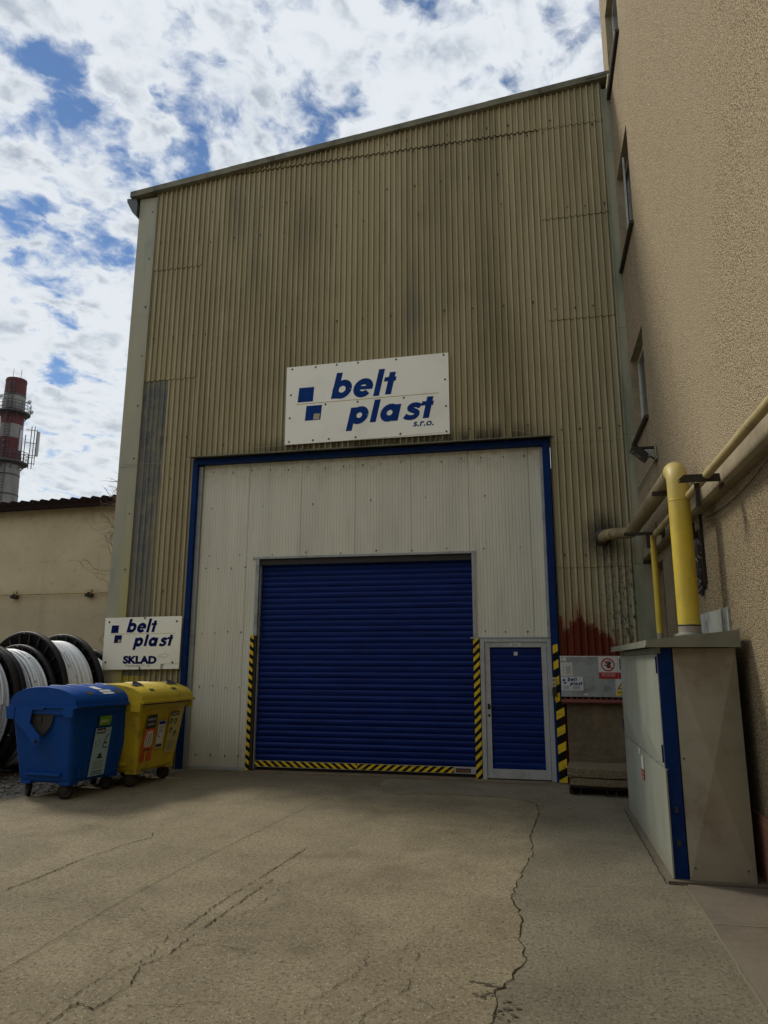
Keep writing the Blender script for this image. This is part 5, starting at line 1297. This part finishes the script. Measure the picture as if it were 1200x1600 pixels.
        for off in (-.035, .035):
            pts = [WP(radians(-90), .02, off), WP(radians(20), .045, off), WP(radians(80), .10, off), WP(radians(125), .12, off), WP(radians(190), .04, off)]
            q = len(pts); o2 = off*1.12; p2 = [(p[0]-uy*(.005 if off > 0 else -.005), p[1]+ux*(.005 if off > 0 else -.005), p[2]) for p in pts]
            f.add(pts+p2, [tuple(range(q)), tuple(range(q, 2*q))]+[(i, (i+1) % q, q+(i+1) % q, q+i) for i in range(q)], M_iron)
        f.tube([(cx_, cy_, .20), (cx_, cy_, .24)], .03, M_iron, 10)
        f.build('fork', ty)
    t['lz'] = 1
    del t['lz']
    return t
def lidz(x): return 1.15+(1.165+.255*sqrt(max(0, 1-(x/.585)**2))**.72-1.15)*1.016+.004
MX = lambda z: .405+(z-.235)*(.515-.405)/.8+.032     # front face position by height
def FS(u, v, l): return (MX(v)+.0045+.0006*l, u, v)
blue = container('rubbish_container', 'blue wheeled rubbish container with domed lid and paper stickers', M_binblue, (-6.20, 8.97, 0), radians(-6), 'blue')
def stick(root, u0, u1, v0, v1, m, fn=None, lab=None):
    mb = MB(); mb.add([FS(u0, v0, 0), FS(u1, v0, 0), FS(u1, v1, 0), FS(u0, v1, 0), FS(u0, v0, -3), FS(u1, v0, -3), FS(u1, v1, -3), FS(u0, v1, -3)], [(0, 1, 2, 3), (0, 1, 5, 4), (1, 2, 6, 5), (2, 3, 7, 6), (3, 0, 4, 7)], m)
    if fn: fn(mb)
    o = mb.build('sticker', root); 
    if lab: tag(o, lab)
    return o
def s_green(mb): text(mb, 'JAKU', -.10, .935, .05, M_paper, FS, 2, bold=.02, width=.15)
blue.scale = (.93, .96, .985)
stick(blue, -.13, .11, .895, 1.02, M_green, s_green, 'small green sticker')
def s_pap(mb):
    poly(mb, [(-.15, .79), (.03, .79), (.03, .86), (-.15, .86)], M_ink, FS, 2); text(mb, 'PAPÍR', -.14, .805, .045, M_paper, FS, 3, bold=.02, width=.16)
    r = random.Random(3)
    ribbon(mb, [(-.14, .68), (-.05, .72), (-.03, .66), (-.12, .63), (-.14, .68)], .007, M_ink, FS, 2); ribbon(mb, [(.02, .60), (.06, .72), (.12, .78)], .018, M_ink, FS, 2); ribbon(mb, [(.03, .66), (.11, .66)], .02, M_ink, FS, 2); ribbon(mb, [(.04, .60), (.13, .60)], .014, M_ink, FS, 2)
    poly(mb, arc(.0, .50, .035, 0, 360, 12)[:-1], M_ink, FS, 2); ribbon(mb, [(-.06, .48), (.06, .47)], .02, M_ink, FS, 3)
    for k in range(5): ribbon(mb, [(-.12, .43-.022*k), (.10, .43-.022*k)], .006, M_inkgrey, FS, 2)
    for k in range(2): ribbon(mb, [(-.12, .30-.03*k), (.10, .30-.03*k)], .012, M_ink, FS, 2)
stick(blue, -.17, .15, .245, .865, M_cyanpaper, s_pap, 'tall pale blue waste paper sticker')
mb = MB()
def LS(u, v, l): return (v, u, 0)
for (x0, x1, y0, y1) in ((.28, .42, -.13, -.01), (.44, .53, -.10, .13)):
    mb.add([(x0, y0, lidz(x0)), (x0, y1, lidz(x0)), (x1, y1+.03, lidz(x1)), (x1, y0+.03, lidz(x1))], [(0, 1, 2, 3)], M_paper)
mb.build('lid_sticker', blue)
yel = container('rubbish_container', 'yellow wheeled rubbish container with round lid holes beside the white panels', M_binyel, (-5.92, 9.98, 0), radians(-4), 'yellow')
yel.scale = (.97, .98, .99)
def s_or(mb):
    poly(mb, [(-.44, .79), (-.20, .80), (-.20, .985), (-.44, .975)], M_ink, FS, 2)
    text(mb, 'NÁPOJOVÉ', -.425, .905, .045, M_paper, FS, 3, bold=.015, width=.20); text(mb, 'KARTONY', -.42, .835, .045, M_paper, FS, 3, bold=.015, width=.18)
    poly(mb, [(-.40, .54), (-.24, .54), (-.22, .62), (-.25, .76), (-.39, .75), (-.42, .62)], M_paper, FS, 2)
    for k in range(3): ribbon(mb, [(-.38+.05*k, .56), (-.37+.045*k, .72)], .012, M_ink, FS, 3)
    ribbon(mb, [(-.42, .50), (-.24, .50)], .022, M_ink, FS, 2)
    for k in range(3): ribbon(mb, [(-.43, .44-.03*k), (-.25, .44-.03*k)], .006, M_red, FS, 2)
stick(yel, -.46, -.19, .34, .79, M_orange, s_or, 'black and orange drinks carton sticker')
def s_w(mb):
    poly(mb, [(-.12, .83), (.04, .83), (.04, .875), (-.12, .875)], M_signblue, FS, 2); poly(mb, [(-.115, .51), (.035, .51), (.035, .55), (-.115, .55)], M_ink, FS, 2)
    ribbon(mb, arc(-.05, .69, .05, 10, 170, 8)+[(-.10, .67), (-.03, .64)], .012, M_ink, FS, 2)
    for k in range(3): ribbon(mb, [(-.09, .80-.02*k), (.02, .80-.02*k)], .006, M_inkgrey, FS, 2)
stick(yel, -.13, .05, .50, .88, M_paper, s_w, 'small white sticker')
def s_pl(mb):
    poly(mb, [(.16, .94), (.38, .94), (.38, .995), (.16, .995)], M_ink, FS, 2); text(mb, 'PLASTY', .175, .95, .036, M_paper, FS, 3, bold=.02, width=.19)
    for (a, b_) in ((.20, .85), (.32, .84), (.22, .72), (.34, .66)):
        ribbon(mb, arc(a, b_, .035, 0, 250, 8), .018, M_ink, FS, 2); ribbon(mb, [(a, b_-.03), (a+.01, b_+.05)], .016, M_ink, FS, 3)
    for k in range(6): ribbon(mb, [(.17, .56-.022*k), (.38, .56-.022*k)], .007, M_inkgrey, FS, 2)
stick(yel, .14, .42, .40, .93, worn('cream_yellow_label', (.46, .40, .14), .5), s_pl, 'cream plastics sticker with pictograms')
mb = MB(); mb.tube([(-.28, -.70, .80), (-.1, -.715, .76), (-.05, -.72, .70), (-.12, -.71, .64)], .009, M_black, 6); mb.build('hose_loop', yel) if False else None

# ================================================================== CABLE DRUMS
def drum(name, label, s_, W, R1, R2, Rw, dx=0.0, seed=1, base=(-8.3, 10.5)):
    t = radians(15); loc = (base[0]+s_*sin(t)+dx, base[1]+s_*cos(t), 0)
    d_ = thing(name, label, 'cable drum', loc, -t, 'drums of white tube in a row')
    r = random.Random(seed); H_ = R1
    for (y, RR, sg) in ((0, R1, -1), (W, R2, 1)):
        mb = MB(); o = (0, y, H_)
        mb.lathe([(.16, -.012), (RR-.055, -.012), (RR-.05, -.045), (RR-.02, -.05), (RR, -.035), (RR, .035), (RR-.02, .05), (RR-.05, .045), (RR-.055, .012), (.16, .012), (.15, .05), (.15, -.05), (.16, -.012)], M_reel, o, 'y', 72)
        mb.lathe([(.24, -.012), (.24, -.05), (.30, -.05), (.30, -.012)], M_reel, o, 'y', 40)
        for k in range(26):
            a = 2*pi*k/26; c, s2 = cos(a), sin(a); w_ = .022
            for q in (-1, 1):
                vs = [(c*r0-s2*w*1, y+q*h, H_+s2*r0+c*w) for r0 in (.30, RR-.05) for w, h in ((-w_, .011), (-w_*.6, .042), (w_*.6, .042), (w_, .011))]
                mb.add(vs, [(0, 1, 5, 4), (1, 2, 6, 5), (2, 3, 7, 6)], M_reel)
        for k in range(26):
            a = 2*pi*(k+.5)/26
            mb.lathe([(0, -.058), (.011, -.055), (.012, -.045)], M_galv if k % 6 == 0 else M_reel, (cos(a)*(RR-.028), y, H_+sin(a)*(RR-.028)), 'y', 6)
        mb.build('flange', d_)
    # wound tube: ripples of slightly different height
    mb = MB(); prof = []; y = .052; 
    while y < W-.07:
        w_ = r.uniform(.040, .050); hh = Rw+r.uniform(-.014, .014)-(.035 if r.random() < .1 else 0)
        for q in range(7): prof.append((hh-.024+.024*sin(pi*q/6)**.6, y+w_*(q/6)*.97))
        y += w_
    turns = [prof[i:i+7] for i in range(0, len(prof), 7)]
    for i, tn in enumerate(turns):
        if i+1 < len(turns): mb.lathe([(tn[-1][0]+.004, tn[-1][1]-.0045), (tn[-1][0]+.004, tn[-1][1]+.0045)], M_pipedark, (0, 0, H_), 'y', 96)  # dark strip paints shade into the groove between turns
        nxt = turns[i+1][0] if i+1 < len(turns) else (Rw-.03, W-.05)
        mb.lathe(tn+[nxt], M_pipewhite if r.random() < .62 else (M_pipegrey if r.random() < .8 else M_pipedark), (0, 0, H_), 'y', 96)
    mb.lathe([(.25, .03), (turns[0][0][0], turns[0][0][1])], M_pipegrey, (0, 0, H_), 'y', 48)
    # a few loose crossing turns on top
    for k in range(4):
        y0 = r.uniform(.1, W-.15); y1 = y0+r.uniform(-.12, .12); a0 = r.uniform(-40, 60)
        mb.tube([((Rw+.012)*cos(radians(a0+j*6)), min(max(y0+(y1-y0)*j/20, .07), W-.09), H_+(Rw+.012)*sin(radians(a0+j*6))) for j in range(21)], .016, M_pipewhite, 7)
    mb.build('wound_tube', d_)
    return d_
M_ = None
drum('cable_drum', 'leftmost drum of white tube, cut off by the photo edge', -1.42, .66, 1.0, 1.0, .90, seed=2)
drum('cable_drum', 'second drum of white tube from the left, with a smaller black flange', -.63, .53, .985, 1.0, .90, seed=3)
d3 = drum('cable_drum', 'third drum of white tube, with the tallest ribbed black flange', 0, .72, 1.1, 1.08, .96, seed=4)
drum('cable_drum', 'furthest drum of white tube, mostly hidden behind the corner sign', 1.02, .6, .97, .97, .86, dx=-.30, seed=5)
mb = MB(); r_ = random.Random(2)
for k in range(5):
    p = [(.98, .60, 1.75), (1.02+.02*k, .55, 1.55), (1.05, .50+.03*k, 1.35-.05*k), (1.03-.02*k, .47, 1.22-.04*k)]

# ================================================================== LEFT BUILDING
lb = thing('low_warehouse', 'low ochre plastered warehouse with brown corrugated eaves behind the drums', 'building', (-9.9, 15.0, 0), atan2(.05319, -.99858)+pi)
# local x runs along the wall towards the hall; wall faces local -y
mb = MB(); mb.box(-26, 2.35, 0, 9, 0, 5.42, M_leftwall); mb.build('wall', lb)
mb = MB(); r_ = random.Random(9); x = -26; vs = []; fs = []
pr = []
while x < 2.5:
    for dx, h in ((0, 0), (.05, .0), (.10, .075), (.15, .10), (.20, .085), (.25, 0)): pr.append((x+dx, h))
    x += .29
n = len(pr)
for y, zz in ((-.28, 5.46), (9.2, 6.3)):
    for h2 in (0, .02): vs += [(p[0], y, zz+p[1]+h2) for p in pr]
for i in range(n-1): fs += [(i, i+1, n+i+1, n+i), (n+i, n+i+1, 3*n+i+1, 3*n+i), (i, i+1, 2*n+i+1, 2*n+i)]
mb.add(vs, fs, M_roofdark)
mb.box(-26, 2.45, -.27, -.20, 5.33, 5.455, M_roofdark)
for i in range(n-1): mb.add([(pr[i][0], -.279, 5.456), (pr[i+1][0], -.279, 5.456), (pr[i+1][0], -.279, 5.46+pr[i+1][1]), (pr[i][0], -.279, 5.46+pr[i][1])], [(0, 1, 2, 3)], M_roofdark); mb.box(-26, 2.45, -.195, -.005, 5.40, 5.43, M_roofdark)
mb.prism([(0.01, 5.425), (9.15, 5.425), (9.15, 6.24)], 'x', -26, 2.3, M_leftwall)
mb.build('roof', lb)
con = thing('wall_conduit', 'thin yellow-brown pipe on clamps across the ochre wall', 'pipe', (-9.9, 14.9, 0), atan2(.05319, -.99858)+pi)
mb = MB(); mb.tube([(-26, 0, 3.30), (-5, 0, 3.29), (2.3, 0, 3.28)], .019, M_pipedull, 8); mb.build('tube', con)
for x in (-4.9, -2.45, -.35):
    mb = MB(); mb.box(x-.10, x+.09, -.02, .05, 3.20, 3.265, M_iron); mb.box(x-.02, x+.09, -.05, .02, 3.30, 3.36, M_pipedull); mb.box(x-.03, x+.03, -.02, .09, 3.18, 3.30, M_iron); mb.build('clamp', con)

# dry climber on the hall corner
mb = MB(); r_ = random.Random(21)
def twig(p, d, L, r, depth):
    pts = [Vector(p)]; d = Vector(d).normalized(); n = max(3, int(L/.06))
    for k in range(n):
        d = (d+Vector((r_.gauss(0, .3), r_.gauss(0, .2), r_.gauss(0, .3)-.03))).normalized(); pts.append(pts[-1]+d*L/n)
        if depth > 0 and r_.random() < .30: twig(pts[-1], d+Vector((r_.gauss(0, .9), r_.gauss(0, .5), r_.gauss(0, .8))), L*r_.uniform(.3, .6), r*.6, depth-1)
    for q in pts: q.y = max(q.y, 11.27); q.x = min(q.x, -7.325)
    mb.tube([tuple(q) for q in pts], [r*(1-.7*k/n) for k in range(n+1)], M_twig, 4, False, False)
for z in [1.9, 2.2, 2.5, 2.8, 3.0, 3.2, 3.4, 3.6, 3.8, 4.0, 4.1, 4.2]:
    twig((-7.34, 11.3, z), (-.12, 0, 1), r_.uniform(.5, .9), .006, 1)
for k in range(60): twig((-7.35-r_.random()*.10, 11.32+r_.random()*.2, 3.9+1.1*r_.random()**.8), (r_.gauss(-.25, .5), 0, r_.gauss(.1, .6)), r_.uniform(.12, .36), .0045, 2)
twig((-7.4, 11.35, 4.95), (-1, 0, .1), .42, .004, 0)
tag(mb.build('climbing_plant'), 'bare dry climber tangled up the left corner of the hall', 'plant')

# ================================================================== CHIMNEY
ch = thing('factory_chimney', 'distant red and white banded factory chimney with antenna platforms', 'chimney', (-71.9, 83.35, -.35))
def rad(z): return 1.36+(41.6-z)*.0265
mb = MB()
for (a, b_, m) in ((0, 27.7, M_chimw), (27.7, 30.8, M_chimw), (30.8, 32.75, M_chimw)): pass
cuts = [(0, 28.9, M_chimw), (28.9, 32.7, M_chimr), (32.7, 34.7, M_chimw), (34.7, 37.0, M_chimr), (37.0, 39.2, M_chimw), (39.2, 41.6, M_chimr)]
for a, b_, m in cuts: mb.lathe([(rad(a), a), (rad(b_), b_)], m, (0, 0, 0), 'z', 40)
mb.lathe([(rad(41.6), 41.6), (rad(41.6)-.2, 41.6), (rad(41.6)-.2, 39)], M_steel, (0, 0, 0), 'z', 40)
for z in (24.6, 27.4, 39.1, 41.3): mb.lathe([(rad(z)+.0, z-.12), (rad(z)+.04, z-.1), (rad(z)+.04, z+.1), (rad(z), z+.12)], M_steel if z != 41.3 else M_chimr, (0, 0, 0), 'z', 40)
mb.build('shaft', ch)
def platform(z, R_, hr):
    mb = MB(); mb.lathe([(rad(z), z-.35), (R_-.25, z-.12), (R_, z-.12), (R_, z+.1), (rad(z), z+.1)], M_steel, (0, 0, 0), 'z', 36)
    for h in (.5, 1.0, 1.45): mb.lathe([(R_-.06, z+h), (R_, z+h), (R_, z+h+.06), (R_-.06, z+h+.06), (R_-.06, z+h)], M_steel, (0, 0, 0), 'z', 36)
    for k in range(16): a = 2*pi*k/16; mb.tube([(R_*cos(a), R_*sin(a), z), (R_*cos(a), R_*sin(a), z+1.5)], .035, M_steel, 5)
    for k in range(10): a = 2*pi*k/10; mb.tube([(R_*.93*cos(a), R_*.93*sin(a), z-.1), (rad(z)*cos(a), rad(z)*sin(a), z-1.0)], .05, M_steel, 5)
    return mb.build('platform', ch)
platform(36.5, 2.25, 1.4); platform(29.2, 2.6, 1.6)
side = Vector((.7578, .6525, 0))     # to the right as seen from the yard
def ant(u, v, z0, z1, w=.18):
    c = side*u+Vector((.6525, -.7578, 0))*v; mb = MB()
    mb.bbox(c.x-w, c.x+w, c.y-w*.6, c.y+w*.6, z0, z1, M_ant, .03); mb.tube([(c.x-.3, c.y, z0-1.3), (c.x-.3, c.y, z1+.3)], .05, M_steel, 6)
    for z in (z0+.2, z1-.2): mb.tube([(c.x-.3, c.y, z), (c.x, c.y, z)], .04, M_steel, 5)
    for z in (z0-1.1, z0-.2): mb.tube([(c.x-.3, c.y, z), (c.x-.3-side.x*.9, c.y-side.y*.9, z)], .045, M_steel, 5)
    mb.build('antenna', ch)
ant(3.55, .4, 30.6, 34.3); ant(1.3, 2.3, 30.6, 33.6, .14); ant(-1.6, 2.0, 30.8, 34.9, .22)
mb = MB()
for u in (1.9, 2.6, 3.0): c = side*u+Vector((.6525, -.7578, 0))*.6; mb.tube([(c.x, c.y, 28.6), (c.x, c.y, 34.9 if u > 2.5 else 33.5)], .06, M_steel, 6)
a_, b_ = side*1.9+Vector((.39, -.45, 0)), side*3.3+Vector((.39, -.45, 0))
for z in (30.6, 32.4, 34.3): mb.tube([(a_.x, a_.y, z), (b_.x, b_.y, z)], .05, M_steel, 5)
# ladder with cage towards the yard
fdir = Vector((.6525, -.7578, 0)); 
for s_ in (-.35, .25):
    mb.tube([tuple(fdir*(rad(z)+.15)+side*(s_-.5)+Vector((0, 0, z))) for z in (2, 20, 30, 41)], .05, M_steel, 5)
for k in range(90): z = 3+k*.42; c = fdir*(rad(z)+.18)-side*.5; mb.tube([tuple(c-side*.35+Vector((0, 0, z))), tuple(c+side*.25+Vector((0, 0, z)))], .03, M_steel, 4)
for k in range(44): z = 4+k*.82; mb.tube([tuple(fdir*(rad(z)+.15+.7*sin(a))+side*(-.55+.38*cos(a))+Vector((0, 0, z))) for a in [pi*q/8 for q in range(9)]], .03, M_steel, 4)
mb.build('ladder_and_masts', ch)
mb = MB()
for u, v, z in ((-1.75, 1.0, 38.6), (1.9, 1.0, 38.3), (2.3, .5, 37.0)):
    c = side*u+fdir*v; mb.lathe([(0, -.15), (.25, -.05), (.32, .05), (0, .03)], M_ant, (c.x, c.y, z), 'y', 14); mb.tube([(c.x, c.y, z), (c.x*.7, c.y*.7, z-.2)], .05, M_steel, 5)
for u in (-.5, .5): c = side*u; mb.tube([(c.x, c.y, 41.5), (c.x, c.y, 43.3)], .03, M_steel, 5)
mb.build('dish_antenna', ch)

# ================================================================== UNSEEN BLOCKER (building added behind the camera to shade hall and yard)
ob = thing('unseen_shading_building', 'plain unseen building added behind the camera to shade the hall', 'building', (-10, -9, 0))
mb = MB(); mb.box(-24, 11, -10, 0, 0, 10.5, M_leftwall); mb.build('wall', ob)
mb = MB(); mb.box(-24.4, 11.0, -10.4, .4, 10.51, 10.8, M_roofdark); mb.build('roof', ob)
for fl_ in range(3):
    for k in range(10):
        x = -22+k*3.3; z = 1.2+fl_*3.1
        mb = MB(); mb.box(x, x+.06, .002, .05, z, z+1.6, M_winframe); mb.box(x+1.54, x+1.6, .002, .05, z, z+1.6, M_winframe); mb.box(x+.061, x+1.539, .002, .05, z, z+.06, M_winframe); mb.box(x+.061, x+1.539, .002, .05, z+1.54, z+1.6, M_winframe); mb.box(x+.061, x+1.539, .004, .02, z+.061, z+1.539, M_glass)
        mb.build('window', ob)
